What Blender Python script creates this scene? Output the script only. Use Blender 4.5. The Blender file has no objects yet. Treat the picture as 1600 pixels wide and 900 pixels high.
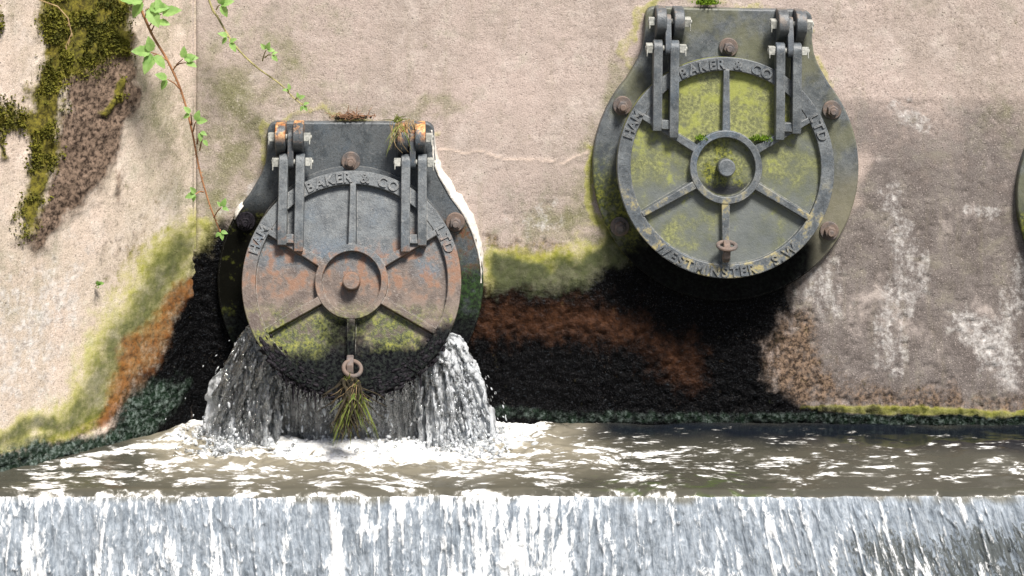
import bpy, bmesh, math, random
import numpy as np
from mathutils import Vector, Matrix, Euler

R = math.radians
random.seed(7)
rng = np.random.default_rng(7)
scene = bpy.context.scene
col = scene.collection

# ------------------------------------------------------------------ camera, sky, sun, exposure
F, D, CX, CZ = 3710.0, 10.0, -0.35, 2.68          # focal length in photo pixels, distance, place
cam_d = bpy.data.cameras.new('camera')
cam = bpy.data.objects.new('camera', cam_d)
col.objects.link(cam)
cam.location = (CX, -D, CZ)
cam.rotation_euler = (R(90), 0, 0)
cam_d.sensor_width = 36
cam_d.lens = 36 * F / 1600
cam_d.shift_x = -CX / D * F / 1600
cam_d.shift_y = -CZ / D * F / 1600
cam_d.clip_end = 500
scene.camera = cam

SUN_EL, SUN_AZ = 57.0, 24.0                        # azimuth from the wall's normal towards the right
world = bpy.data.worlds.new('World')
scene.world = world
world.use_nodes = True
wn = world.node_tree
wn.nodes.clear()
sky = wn.nodes.new('ShaderNodeTexSky')
sky.sky_type = 'NISHITA'
sky.sun_disc = False
sky.dust_density = 3.0
sky.sun_elevation = R(SUN_EL)
sky.sun_rotation = R(180 - SUN_AZ)
bg = wn.nodes.new('ShaderNodeBackground')
bg.inputs[1].default_value = 0.05
wo = wn.nodes.new('ShaderNodeOutputWorld')
wn.links.new(sky.outputs[0], bg.inputs[0])
wn.links.new(bg.outputs[0], wo.inputs[0])
sd = bpy.data.lights.new('sun', 'SUN')
sd.energy = 3.2
sd.angle = R(13)
sd.color = (1.0, 0.95, 0.88)
sun = bpy.data.objects.new('sun', sd)
col.objects.link(sun)
to_sun = Vector((math.sin(R(SUN_AZ)) * math.cos(R(SUN_EL)), -math.cos(R(SUN_AZ)) * math.cos(R(SUN_EL)), math.sin(R(SUN_EL))))
sun.rotation_euler = to_sun.to_track_quat('Z', 'Y').to_euler()
sun.location = to_sun * 20
vs = scene.view_settings
vs.view_transform = 'Standard'
vs.look = 'None'
vs.exposure = 1.28
vs.gamma = 1
vs.use_curve_mapping = False
scene.cycles.use_denoising = True
scene.cycles.max_bounces = 6
scene.cycles.transparent_max_bounces = 24
scene.cycles.caustics_reflective = False
scene.cycles.caustics_refractive = False

# ------------------------------------------------------------------ photo <-> place
OX, OY = F * CX / D, F * CZ / D
def px_of(x, y, z):
    return 800 + F * (x - CX) / (y + D) + OX, 450 - F * (z - CZ) / (y + D) - OY
def at(px, py, y=0.0):
    k = (y + D) / F
    return Vector(((px - 800 - OX) * k + CX, y, (450 - OY - py) * k + CZ))
def at_z(px, py, z):
    k = (CZ - z) / (py - 450 + OY)
    return Vector(((px - 800 - OX) * k + CX, k * F - D, z))

WZ = at(800, 662).z                                # water level
LIP = at_z(800, 763, WZ).y                         # weir crest
CORNER = at(303, 400).x
_p = at_z(0, 738, WZ)
LDIR = Vector((_p.x - CORNER, _p.y, 0)).normalized()
LNRM = Vector((-LDIR.y, LDIR.x, 0))
if LNRM.y > 0: LNRM = -LNRM

# ------------------------------------------------------------------ numpy noise
def _hash(ix, iy, iz, seed):
    h = (ix.astype(np.int64) * 374761393 + iy.astype(np.int64) * 668265263 + iz.astype(np.int64) * 1274126177 + seed * 974711) & 0xFFFFFFFF
    h = ((h ^ (h >> 13)) * 1103515245) & 0xFFFFFFFF
    h = ((h ^ (h >> 16)) * 2246822519) & 0xFFFFFFFF
    h = h ^ (h >> 15)
    return (h & 0xFFFFFF) / float(0xFFFFFF)
def vnoise(x, y, z, seed=0):
    ix, iy, iz = np.floor(x), np.floor(y), np.floor(z)
    fx, fy, fz = x - ix, y - iy, z - iz
    fx, fy, fz = [f * f * f * (f * (f * 6 - 15) + 10) for f in (fx, fy, fz)]
    r = 0
    for dx in (0, 1):
        for dy in (0, 1):
            for dz in (0, 1):
                w = (fx if dx else 1 - fx) * (fy if dy else 1 - fy) * (fz if dz else 1 - fz)
                r = r + w * _hash(ix + dx, iy + dy, iz + dz, seed)
    return r
def fbm(x, y, z, scale, octs=4, rough=.5, seed=0):
    x, y, z = [np.asarray(a, float) * scale for a in (x, y, z)]
    a, t, r = 1.0, 0.0, 0.0
    for o in range(octs):
        r = r + a * vnoise(x + 17.3 * o, y + 9.1 * o, z + 4.7 * o, seed + o)
        t += a
        a *= rough
        x, y, z = x * 2.03, y * 2.03, z * 2.03
    return r / t
def sstep(x, a, b):
    t = np.clip((x - a) / (b - a), 0, 1)
    return t * t * (3 - 2 * t)
def poly(X, Y, pts, soft):
    """soft mask of a polygon: 1 inside, 0 outside"""
    pts = np.array(pts, float)
    inside = np.zeros(X.shape, bool)
    d2 = np.full(X.shape, 1e18)
    n = len(pts)
    for i in range(n):
        (x0, y0), (x1, y1) = pts[i], pts[(i + 1) % n]
        if y0 != y1:
            c = ((y0 > Y) != (y1 > Y)) & (X < (x1 - x0) * (Y - y0) / (y1 - y0) + x0)
            inside ^= c
        ex, ey = x1 - x0, y1 - y0
        t = np.clip(((X - x0) * ex + (Y - y0) * ey) / (ex * ex + ey * ey + 1e-9), 0, 1)
        d2 = np.minimum(d2, (X - x0 - t * ex) ** 2 + (Y - y0 - t * ey) ** 2)
    sdist = np.where(inside, 1, -1) * np.sqrt(d2)
    return sstep(sdist, -soft * 1.7, soft * 1.7)
def band(X, Y, pts, w, core=.35):
    """soft mask along a polyline of half width w (w may vary per point)"""
    pts = np.array(pts, float)
    ws = np.broadcast_to(np.array(w, float), (len(pts),))
    m = np.zeros(X.shape)
    for i in range(len(pts) - 1):
        (x0, y0), (x1, y1) = pts[i], pts[i + 1]
        ex, ey = x1 - x0, y1 - y0
        t = np.clip(((X - x0) * ex + (Y - y0) * ey) / (ex * ex + ey * ey + 1e-9), 0, 1)
        d = np.sqrt((X - x0 - t * ex) ** 2 + (Y - y0 - t * ey) ** 2) / (ws[i] + t * (ws[i + 1] - ws[i]))
        m = np.maximum(m, 1 - sstep(d, core, 1.2 + (.35 - core)))
    return m

# ------------------------------------------------------------------ materials
class Mat:
    def __init__(s, name):
        s.m = bpy.data.materials.new(name)
        s.m.use_nodes = True
        s.nt = s.m.node_tree
        s.nt.nodes.clear()
        s.out = s.nt.nodes.new('ShaderNodeOutputMaterial')
        s.b = s.nt.nodes.new('ShaderNodeBsdfPrincipled')
        s.nt.links.new(s.b.outputs[0], s.out.inputs[0])
    def put(s, v, sock):
        if isinstance(v, bpy.types.NodeSocket): s.nt.links.new(v, sock)
        elif v is not None:
            if isinstance(v, (tuple, list)) and len(v) == 3 and sock.type == 'RGBA': v = (*v, 1)
            sock.default_value = v
    def set(s, **kw):
        for k, v in kw.items(): s.put(v, s.b.inputs[k.replace('_', ' ')])
        return s
    def obj(s, rand=False):
        t = s.nt.nodes.new('ShaderNodeTexCoord').outputs['Object']
        if rand:
            oi = s.nt.nodes.new('ShaderNodeObjectInfo').outputs['Random']
            t = s.vadd(t, s.math('MULTIPLY', oi, 37.0))
        return t
    def vadd(s, a, b, op='ADD'):
        n = s.nt.nodes.new('ShaderNodeVectorMath'); n.operation = op
        s.put(a, n.inputs[0]); s.put(b, n.inputs[1]); return n.outputs[0]
    def scale(s, v, sc):
        n = s.nt.nodes.new('ShaderNodeMapping'); s.put(v, n.inputs[0]); n.inputs['Scale'].default_value = sc; return n.outputs[0]
    def xyz(s, v):
        n = s.nt.nodes.new('ShaderNodeSeparateXYZ'); s.put(v, n.inputs[0]); return n.outputs
    def noise(s, v, sc, det=4, rough=.55, dist=0, out=0):
        n = s.nt.nodes.new('ShaderNodeTexNoise'); s.put(v, n.inputs['Vector'])
        n.inputs['Scale'].default_value = sc; n.inputs['Detail'].default_value = det
        n.inputs['Roughness'].default_value = rough; n.inputs['Distortion'].default_value = dist
        return n.outputs[out]
    def vor(s, v, sc, feature='F1', out='Distance'):
        n = s.nt.nodes.new('ShaderNodeTexVoronoi'); n.feature = feature
        s.put(v, n.inputs['Vector']); n.inputs['Scale'].default_value = sc; return n.outputs[out]
    def math(s, op, a, b=None, clamp=False):
        n = s.nt.nodes.new('ShaderNodeMath'); n.operation = op; n.use_clamp = clamp
        s.put(a, n.inputs[0]); s.put(b, n.inputs[1]); return n.outputs[0]
    def ss(s, x, a, b, lo=0.0, hi=1.0):
        n = s.nt.nodes.new('ShaderNodeMapRange'); n.interpolation_type = 'SMOOTHSTEP'
        s.put(x, n.inputs[0])
        if a > b: a, b, lo, hi = b, a, hi, lo
        for i, v in enumerate((a, b, lo, hi)): n.inputs[i + 1].default_value = v
        return n.outputs[0]
    def mix(s, f, a, b, mode='MIX'):
        n = s.nt.nodes.new('ShaderNodeMix'); n.data_type = 'RGBA'; n.blend_type = mode
        s.put(f, n.inputs[0]); s.put(a, n.inputs[6]); s.put(b, n.inputs[7]); return n.outputs[2]
    def lerp(s, f, a, b):
        n = s.nt.nodes.new('ShaderNodeMix'); n.data_type = 'FLOAT'
        s.put(f, n.inputs[0]); s.put(a, n.inputs[2]); s.put(b, n.inputs[3]); return n.outputs[0]
    def attr(s, name, out='Fac'):
        n = s.nt.nodes.new('ShaderNodeAttribute'); n.attribute_name = name; return n.outputs[out]
    def mul(s, *a):
        r = a[0]
        for b in a[1:]: r = s.math('MULTIPLY', r, b)
        return r
    def add(s, *a):
        r = a[0]
        for b in a[1:]: r = s.math('ADD', r, b)
        return r
    def bump(s, h, strength=.5, dist=.01, prev=None):
        n = s.nt.nodes.new('ShaderNodeBump'); n.inputs['Strength'].default_value = strength
        n.inputs['Distance'].default_value = dist; s.put(h, n.inputs['Height'])
        if prev is not None: s.put(prev, n.inputs['Normal'])
        return n.outputs[0]

def soft_mask(M, a, nz, k=.9, lo=.42, hi=.58):
    k *= 2.3; lo -= .16; hi += .16
    """breaks the edge of a vertex mask with noise"""
    return M.ss(M.add(a, M.mul(M.math('SUBTRACT', nz, .5), k)), lo, hi)

def wall_material(name, base_a, base_b, white, rust_rgb):
    M = Mat(name)
    p = M.obj()
    n_big = M.noise(p, 1.7, 5, .6)
    n_mid = M.noise(p, 9, 6, .65)
    n_fine = M.noise(p, 55, 6, .7)
    n_grit = M.noise(p, 190, 3, .6)
    n_brk = M.add(M.mul(M.noise(p, 20, 8, .74), .72), M.mul(M.noise(M.scale(p, (1, 1, .22)), 26, 5, .65), .28))
    c = M.mix(M.ss(n_big, .35, .65), base_a, base_b)
    c = M.mix(M.ss(n_mid, .48, .72, 0, .65), c, white)
    c = M.mix(soft_mask(M, M.attr('grey'), n_mid, .5, .3, .7), c, M.mix(M.ss(n_mid, .35, .7), (.125, .106, .098), (.215, .188, .175)))
    c = M.mix(soft_mask(M, M.attr('olive'), n_mid, 1.1, .25, .95), c, M.mix(n_brk, (.125, .122, .055), (.27, .25, .155)))
    # vertical streaks of run-off
    st = M.noise(M.scale(p, (9, 9, .9)), 2.2, 5, .6)
    c = M.mix(M.ss(st, .5, .72, 0, .28), c, M.mix(n_mid, (.20, .16, .13), (.28, .27, .17)))
    # grit, pits and aggregate
    c = M.mix(M.ss(n_fine, .47, .30, 0, .42), c, (.09, .07, .06), 'MULTIPLY')
    c = M.mix(M.ss(n_fine, .56, .74, 0, .30), c, white)
    c = M.mix(M.ss(n_grit, .50, .36, 0, .7), c, M.mix(.5, c, (.03, .025, .02)))
    c = M.mix(M.ss(n_grit, .59, .70, 0, .6), c, white)
    n_b2 = M.noise(p, 3.6, 6, .68, .4)
    c = M.mix(M.ss(n_b2, .44, .30, 0, .55), c, M.mix(n_mid, (.205, .185, .14), (.29, .265, .21)))
    c = M.mix(M.ss(n_b2, .55, .72, 0, .5), c, white)
    pits = M.mul(M.ss(M.vor(p, 38), .17, .08), M.ss(n_mid, .5, .6))
    c = M.mix(M.mul(pits, .75), c, (.05, .04, .034))
    lm = soft_mask(M, M.attr('lime'), n_brk, 1.7, .50, .85)
    c = M.mix(M.mul(lm, .72), c, M.mix(M.ss(n_fine, .35, .65), (.30, .275, .26), (.68, .66, .64)))
    # brown dirt
    dm = soft_mask(M, M.attr('dirt'), n_brk, 1.1, .35, .7)
    dcol = M.mix(M.ss(n_fine, .40, .62), (.028, .018, .012), M.mix(n_mid, (.27, .185, .125), (.175, .12, .085)))
    c = M.mix(dm, c, dcol)
    # algae: yellow outside, deep green inside
    mv = M.attr('moss')
    mm = M.mul(soft_mask(M, mv, n_brk, .75, .24, .82), M.ss(n_fine, .22, .40, .72, 1.0))
    mg = M.mix(M.ss(M.add(mv, M.mul(n_brk, .5)), .66, 1.30), (.38, .38, .045), M.mix(n_fine, (.012, .022, .006), (.062, .080, .018)))
    mg = M.mix(M.ss(n_mid, .46, .66, 0, .30), mg, M.mix(.5, (.10, .10, .06), c))
    c = M.mix(M.mul(mm, .93), c, mg)
    # wet black slime
    wv = M.attr('wet')
    wm = soft_mask(M, wv, n_brk, .55, .38, .62)
    wcol = M.mix(M.ss(n_brk, .57, .78), (.0025, .0025, .0028), M.mix(M.ss(n_mid, .42, .6), (.012, .022, .008), (.035, .013, .006)))
    wcol = M.mix(M.ss(n_grit, .58, .68, 0, .5), wcol, (.05, .05, .055))
    speck = M.mul(M.ss(M.vor(p, 75), .20, .10), M.ss(n_mid, .50, .62))
    wcol = M.mix(M.mul(speck, .40), wcol, M.mix(n_big, (.16, .10, .05), (.10, .12, .13)))
    wcol = M.mix(M.mul(M.ss(M.noise(M.scale(p, (1, 1, 2.2)), 62, 3, .6), .60, .68), .32), wcol, (.055, .065, .075))
    c = M.mix(wm, c, wcol)
    rcol = rust_rgb
    # iron stain
    rm = M.mul(soft_mask(M, M.attr('rust'), n_brk, .75, .30, .95), .92)
    c = M.mix(rm, c, M.mix(M.ss(n_fine, .28, .62), (.045, .017, .007), M.mix(n_mid, rcol, M.mix(.5, rcol, (.10, .035, .010)))))
    tm = soft_mask(M, M.attr('slime'), n_brk, 1.0, .35, .75)
    c = M.mix(tm, c, M.mix(M.ss(n_fine, .44, .66), M.mix(n_brk, (.004, .008, .006), (.016, .032, .018)), (.12, .15, .135)))
    sm = soft_mask(M, M.attr('soil'), n_brk, .6, .38, .62)
    c = M.mix(sm, c, M.mix(M.ss(n_fine, .36, .62), (.020, .012, .008), M.mix(n_mid, (.15, .10, .068), (.26, .19, .145))))
    bv = M.attr('lichen')
    bm_ = soft_mask(M, bv, n_brk, .9, .35, .65)
    c = M.mix(bm_, c, M.mix(M.ss(n_fine, .36, .64), (.035, .030, .006), M.mix(n_mid, (.11, .125, .016), (.21, .155, .022))))
    c = M.mix(M.attr('crack'), c, (.02, .017, .014))
    c = M.mix(M.attr('vein'), c, (.62, .50, .42))
    wet_all = M.math('MAXIMUM', M.mul(wm, M.math('SUBTRACT', 1.0, M.mul(rm, .8))), M.mul(tm, .6))
    rough = M.lerp(wet_all, .92, M.ss(n_fine, .3, .7, .16, .42))
    h = M.add(M.mul(n_fine, 1.0), M.mul(n_grit, .35), M.mul(M.ss(M.vor(p, 70), .0, .35), .35))
    nrm = M.bump(h, .55, .005)
    nrm = M.bump(M.mul(wet_all, M.noise(p, 48, 4, .6)), .9, .016, nrm)
    M.set(Base_Color=c, Roughness=rough, Normal=nrm, Specular_IOR_Level=M.lerp(wet_all, .25, .03))
    return M.m

def iron_material(name, kind):
    """kind: plate_rusty, flap_rusty, plate_lichen, flap_lichen, hinge, bar"""
    M = Mat(name)
    p0 = M.obj()
    p = M.obj(True)
    X, Y, Z = M.xyz(p0)
    n_big = M.noise(p, 4.5, 5, .6)
    n_mid = M.noise(p, 16, 6, .65)
    n_fine = M.noise(p, 70, 6, .7)
    n_grit = M.noise(p, 230, 3, .6)
    c = M.mix(M.ss(n_mid, .3, .7), (.050, .059, .067), (.135, .149, .158))
    c = M.mix(M.ss(n_big, .5, .72, 0, .7), c, (.07, .10, .135))
    c = M.mix(M.ss(n_fine, .52, .72, 0, .5), c, (.24, .24, .235))
    c = M.mix(M.ss(n_grit, .5, .36, 0, .6), c, (.03, .03, .03))
    rough = M.ss(n_mid, .3, .7, .38, .62)
    spec = .5
    rust = M.mix(M.ss(n_fine, .35, .65), (.075, .030, .014), M.mix(n_mid, (.21, .115, .075), (.27, .095, .03)))
    pink = M.mix(M.ss(n_mid, .35, .65), (.070, .050, .040), (.150, .114, .092))
    pink = M.mix(M.ss(n_fine, .55, .70, 0, .5), pink, (.26, .22, .195))
    moss = M.mix(M.ss(n_fine, .40, .64), (.020, .028, .004), M.mix(M.ss(n_mid, .35, .65), (.065, .085, .010), (.20, .205, .022)))
    lich = M.mix(M.ss(n_fine, .36, .62), (.12, .13, .045), (.29, .30, .11))
    slime = M.mix(M.ss(n_fine, .40, .66), (.003, .003, .004), M.mix(n_mid, (.022, .019, .028), (.012, .022, .009)))  # slime colour, also used for shade painted on the plates
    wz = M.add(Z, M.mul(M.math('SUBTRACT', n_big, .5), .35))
    if kind == 'flap_rusty':
        c = M.mix(M.ss(wz, .13, .03), c, pink)
        orange = M.mul(M.ss(wz, .20, .12), M.ss(wz, -.10, .02), M.ss(n_mid, .47, .60))
        c = M.mix(M.mul(orange, .8), c, M.mix(n_fine, (.10, .045, .022), (.24, .115, .06)))
        mz = M.add(Z, M.mul(M.math('SUBTRACT', n_mid, .5), .20))
        mm = M.mul(M.ss(mz, -.07, -.15), M.ss(n_big, .38, .52), M.ss(M.add(n_mid, M.mul(Y, 2.0)), .40, .56))
        c = M.mix(mm, c, moss)
        hub_strip = M.mul(M.ss(M.math('ABSOLUTE', M.add(X, .03, M.mul(M.math('SUBTRACT', n_mid, .5), .25))), .13, .03), M.ss(Z, -.13, -.17))  # near-black strip running down from the hub
        c = M.mix(M.mul(hub_strip, .9), c, slime)
        sz = M.add(Z, M.mul(M.math('SUBTRACT', n_mid, .5), .16), M.mul(X, -.10))
        sm = M.ss(M.add(sz, M.ss(Y, .014, .004, 0, -.05)), -.225, -.30)
        c = M.mix(sm, c, slime)
        spec = M.lerp(M.math('MAXIMUM', sm, hub_strip), .5, .04)
        rough = M.lerp(sm, rough, M.ss(n_fine, .3, .7, .18, .4))
    elif kind == 'flap_lichen':
        panel = M.ss(Y, .012, .026)
        r2 = M.math('SQRT', M.add(M.mul(X, X), M.mul(Z, Z)))
        hub = M.ss(r2, .125, .11)
        lm = M.mul(panel, M.ss(M.add(n_big, M.mul(Z, .35)), .44, .60), M.ss(n_fine, .34, .62))
        c = M.mix(panel, c, M.mix(M.ss(M.add(n_big, M.mul(Z, .5)), .30, .62), M.mix(n_mid, (.070, .080, .080), (.150, .162, .155)), M.mix(n_mid, (.070, .078, .036), (.15, .155, .075))))
        c = M.mix(M.mul(lm, .75), c, lich)
        c = M.mix(M.mul(panel, M.ss(M.add(n_mid, M.mul(Z, .3)), .52, .70), .7), c, (.25, .27, .05))
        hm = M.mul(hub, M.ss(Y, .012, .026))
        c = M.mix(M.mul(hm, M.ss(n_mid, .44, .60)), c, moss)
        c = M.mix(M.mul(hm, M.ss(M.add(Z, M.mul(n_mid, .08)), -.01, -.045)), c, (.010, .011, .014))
        rm = M.mul(M.ss(Y, .012, .002), M.ss(Z, -.02, -.18), M.ss(n_mid, .50, .62))
        c = M.mix(M.mul(rm, .75), c, M.mix(n_fine, (.26, .19, .09), (.38, .34, .12)))
    elif kind == 'plate_rusty':
        c = M.mix(M.ss(n_mid, .45, .65, 0, .6), c, (.045, .05, .055))
        ml = M.mul(M.ss(wz, .32, .20), M.ss(n_mid, .42, .58))
        c = M.mix(ml, c, M.mix(M.ss(n_fine, .4, .6), rust, (.05, .05, .03)))
        mz = M.mul(M.ss(wz, .14, .02), M.ss(n_mid, .28, .45))
        c = M.mix(mz, c, M.mix(M.ss(n_fine, .42, .62), (.004, .010, .003), (.022, .055, .010)))
        lf = M.mul(M.ss(M.add(X, M.mul(n_mid, .1)), -.16, -.32), M.ss(Z, .42, .26))  # left side blackened: the flap's shadow painted into the plate colour
        c = M.mix(lf, c, M.mix(M.ss(n_mid, .56, .68), (.003, .003, .002), (.045, .05, .010)))
        shade_z = M.ss(wz, -.05, -.2)  # slime and the flap's shade painted together on the lower plate
        c = M.mix(shade_z, c, slime)
        spec = M.lerp(M.math('MAXIMUM', shade_z, lf), .5, .06)
    elif kind == 'plate_lichen':
        c = M.mix(M.ss(n_big, .42, .62, 0, .7), c, M.mix(n_mid, (.105, .105, .055), (.18, .175, .10)))
        mz = M.mul(M.ss(wz, .06, -.14), M.ss(M.add(X, M.mul(n_mid, .2)), -.1, -.28), M.ss(n_mid, .36, .50))
        c = M.mix(mz, c, moss)
        c = M.mix(M.mul(M.ss(wz, .05, -.15), M.ss(X, .2, .4), .8), c, M.mix(n_mid, (.13, .125, .075), (.22, .20, .15)))
        shade_z = M.mul(M.ss(wz, -.22, -.36), M.ss(X, .46, .34))  # plate bottom blackened with slime and painted shade of the flap
        c = M.mix(shade_z, c, M.mix(.6, slime, (0, 0, 0)))
        spec = M.lerp(shade_z, .5, .05)
    elif kind == 'hinge_rusty':
        c = M.mix(M.ss(n_mid, .35, .65, 0, .8), c, (.03, .033, .04))
        fl = M.mul(M.ss(Z, .60, .65), M.ss(n_mid, .45, .56))
        c = M.mix(fl, c, M.mix(M.ss(n_fine, .4, .6), (.30, .10, .025), (.62, .36, .16)))
        c = M.mix(M.mul(M.ss(n_fine, .6, .66), .5), c, (.32, .15, .07))
    elif kind == 'hinge':
        c = M.mix(M.ss(n_mid, .35, .65, 0, .7), c, (.04, .045, .055))
        fl = M.mul(M.ss(Z, .58, .66), M.ss(n_mid, .48, .6), .5)
        c = M.mix(fl, c, (.26, .20, .15))
    elif kind == 'bolt':
        c = M.mix(M.ss(n_mid, .32, .6, .25, .95), c, M.mix(n_fine, (.07, .045, .035), (.23, .165, .13)))
        rough = .75
    bn = M.nt.nodes.new('ShaderNodeBevel'); bn.samples = 4; bn.inputs[0].default_value = .006
    gn = M.nt.nodes.new('ShaderNodeNewGeometry')
    dt = M.nt.nodes.new('ShaderNodeVectorMath'); dt.operation = 'DOT_PRODUCT'
    M.put(bn.outputs[0], dt.inputs[0]); M.put(gn.outputs['Normal'], dt.inputs[1])
    edge = M.mul(M.ss(dt.outputs['Value'], .985, .90), M.ss(n_fine, .35, .6))
    if kind == 'flap_rusty': edge = M.mul(edge, M.math('SUBTRACT', 1.0, sm))
    if kind != 'bolt': c = M.mix(M.mul(edge, .6), c, (.34, .33, .31))
    h = M.add(n_fine, M.mul(n_grit, .5), M.mul(n_mid, .8))
    M.set(Base_Color=c, Roughness=rough, Normal=M.bump(h, .45, .004), Specular_IOR_Level=spec)
    return M.m

def simple_material(name, ca, cb, rough=.8, sc=60, bump=.4, dist=.004, trans=0, spec=.4):
    M = Mat(name)
    p = M.obj(True)
    n = M.noise(p, sc, 5, .65)
    c = M.mix(M.ss(n, .32, .68), ca, cb)
    M.set(Base_Color=c, Roughness=rough, Normal=M.bump(n, bump, dist), Specular_IOR_Level=spec)
    if trans:
        tr = M.nt.nodes.new('ShaderNodeBsdfTranslucent')
        M.put(M.mix(.5, c, cb), tr.inputs[0])
        mx = M.nt.nodes.new('ShaderNodeMixShader')
        mx.inputs[0].default_value = trans
        M.nt.links.new(M.b.outputs[0], mx.inputs[1])
        M.nt.links.new(tr.outputs[0], mx.inputs[2])
        M.nt.links.new(mx.outputs[0], M.out.inputs[0])
    return M.m

# ------------------------------------------------------------------ mesh helpers
class MB:
    def __init__(s): s.v = []; s.f = []
    def add(s, vs, fs, mat=None):
        o = len(s.v)
        s.v += [tuple(mat @ Vector(v)) if mat is not None else tuple(v) for v in vs]
        s.f += [tuple(i + o for i in f) for f in fs]
    def prism(s, pts, y0, y1, mat=None):
        """outline in x,z pushed from y0 (front) to y1 (back)"""
        n = len(pts)
        vs = [(x, y0, z) for x, z in pts] + [(x, y1, z) for x, z in pts]
        fs = [tuple(range(n)), tuple(range(2 * n - 1, n - 1, -1))]
        fs += [(i, i + n, (i + 1) % n + n, (i + 1) % n) for i in range(n)]
        s.add(vs, fs, mat)
    def prism_x(s, pts, x0, x1, mat=None):
        """outline in y,z pushed from x0 to x1"""
        n = len(pts)
        vs = [(x0, y, z) for y, z in pts] + [(x1, y, z) for y, z in pts]
        fs = [tuple(range(n)), tuple(range(2 * n - 1, n - 1, -1))]
        fs += [(i, i + n, (i + 1) % n + n, (i + 1) % n) for i in range(n)]
        s.add(vs, fs, mat)
    def box(s, x0, x1, y0, y1, z0, z1, mat=None):
        s.prism([(x0, z0), (x1, z0), (x1, z1), (x0, z1)], y0, y1, mat)
    def ring(s, r0, r1, y0, y1, seg=128, mat=None):
        vs, fs = [], []
        for i in range(seg):
            a = 2 * math.pi * i / seg
            ca, sa = math.cos(a), math.sin(a)
            vs += [(r0 * ca, y0, r0 * sa), (r1 * ca, y0, r1 * sa), (r1 * ca, y1, r1 * sa), (r0 * ca, y1, r0 * sa)]
        for i in range(seg):
            a, b = 4 * i, 4 * ((i + 1) % seg)
            for k in range(4):
                k2 = (k + 1) % 4
                fs.append((a + k, b + k, b + k2, a + k2))
        s.add(vs, fs, mat)
    def disc(s, r, y0, y1, seg=64, mat=None, cx=0, cz=0, ph=0):
        s.prism([(cx + r * math.cos(2 * math.pi * i / seg + ph), cz + r * math.sin(2 * math.pi * i / seg + ph)) for i in range(seg)], y0, y1, mat)
    def tube(s, pts, rad, seg=8, closed=False):
        pts = [Vector(p) for p in pts]
        n = len(pts)
        rad = [rad] * n if isinstance(rad, (int, float)) else rad
        rings = []
        up = Vector((0.3, 0.9, 0.2))
        for i, p in enumerate(pts):
            a = pts[(i - 1) % n] if (closed or i > 0) else p
            b = pts[(i + 1) % n] if (closed or i < n - 1) else p
            t = (b - a).normalized()
            u = (up - t * up.dot(t)).normalized()
            up = u
            w = t.cross(u)
            rings.append([p + (u * math.cos(2 * math.pi * k / seg) + w * math.sin(2 * math.pi * k / seg)) * rad[i] for k in range(seg)])
        vs = [v for r in rings for v in r]
        fs = []
        for i in range(n if closed else n - 1):
            a, b = i * seg, ((i + 1) % n) * seg
            fs += [(a + k, a + (k + 1) % seg, b + (k + 1) % seg, b + k) for k in range(seg)]
        if not closed:
            fs += [tuple(range(seg - 1, -1, -1)), tuple(range((n - 1) * seg, n * seg))]
        s.add(vs, fs)
    def build(s, name, mat, parent=None, bevel=0, seg=2, angle=35, recalc=True, smooth=True):
        me = bpy.data.meshes.new(name)
        me.from_pydata(s.v, [], s.f)
        if recalc:
            bm = bmesh.new(); bm.from_mesh(me)
            bmesh.ops.recalc_face_normals(bm, faces=bm.faces)
            bm.to_mesh(me); bm.free()
        me.materials.append(mat)
        if smooth:
            me.shade_smooth()
            me.set_sharp_from_angle(angle=R(angle))
        o = bpy.data.objects.new(name, me)
        col.objects.link(o)
        if parent: o.parent = parent
        if bevel:
            b = o.modifiers.new('bevel', 'BEVEL')
            b.width = bevel; b.segments = seg; b.limit_method = 'ANGLE'; b.angle_limit = R(40)
            b.harden_normals = False
        return o

def np_mesh(name, V, Fq, mat, attrs=None, parent=None, vattrs=None):
    me = bpy.data.meshes.new(name)
    V = np.asarray(V, np.float32); Fq = np.asarray(Fq, np.int32)
    k = Fq.shape[1]
    me.vertices.add(len(V)); me.vertices.foreach_set('co', V.ravel())
    me.loops.add(Fq.size); me.loops.foreach_set('vertex_index', Fq.ravel())
    me.polygons.add(len(Fq)); me.polygons.foreach_set('loop_start', np.arange(0, Fq.size, k, dtype=np.int32))
    me.update(calc_edges=True); me.validate()
    for n, a in (attrs or {}).items():
        at_ = me.attributes.new(n, 'FLOAT', 'POINT'); at_.data.foreach_set('value', np.asarray(a, np.float32).ravel())
    for n, a in (vattrs or {}).items():
        at_ = me.attributes.new(n, 'FLOAT_VECTOR', 'POINT'); at_.data.foreach_set('vector', np.asarray(a, np.float32).ravel())
    me.materials.append(mat)
    me.shade_smooth()
    o = bpy.data.objects.new(name, me)
    col.objects.link(o)
    if parent: o.parent = parent
    return o
def grid_faces(nu, nv, flip=False):
    i, j = np.meshgrid(np.arange(nu - 1), np.arange(nv - 1), indexing='ij')
    a = i * nv + j
    f = np.stack([a, a + nv, a + nv + 1, a + 1], -1).reshape(-1, 4)
    return f[:, ::-1] if flip else f
def tag(o, label=None, cat=None, group=None, kind=None):
    if label: o['label'] = label
    if cat: o['category'] = cat
    if group: o['group'] = group
    if kind: o['kind'] = kind
    return o
def empty(name, loc, rot=(0, 0, 0), parent=None):
    o = bpy.data.objects.new(name, None)
    o.empty_display_size = .1
    col.objects.link(o)
    o.location = loc; o.rotation_euler = rot
    if parent: o.parent = parent
    return o

# ------------------------------------------------------------------ the walls
TOP, BOT = 1.95, -1.75
GL = at(548, 436); GR = at(1132, 259); GT = at(1793, 305)       # the three valves' centres on the wall

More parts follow.
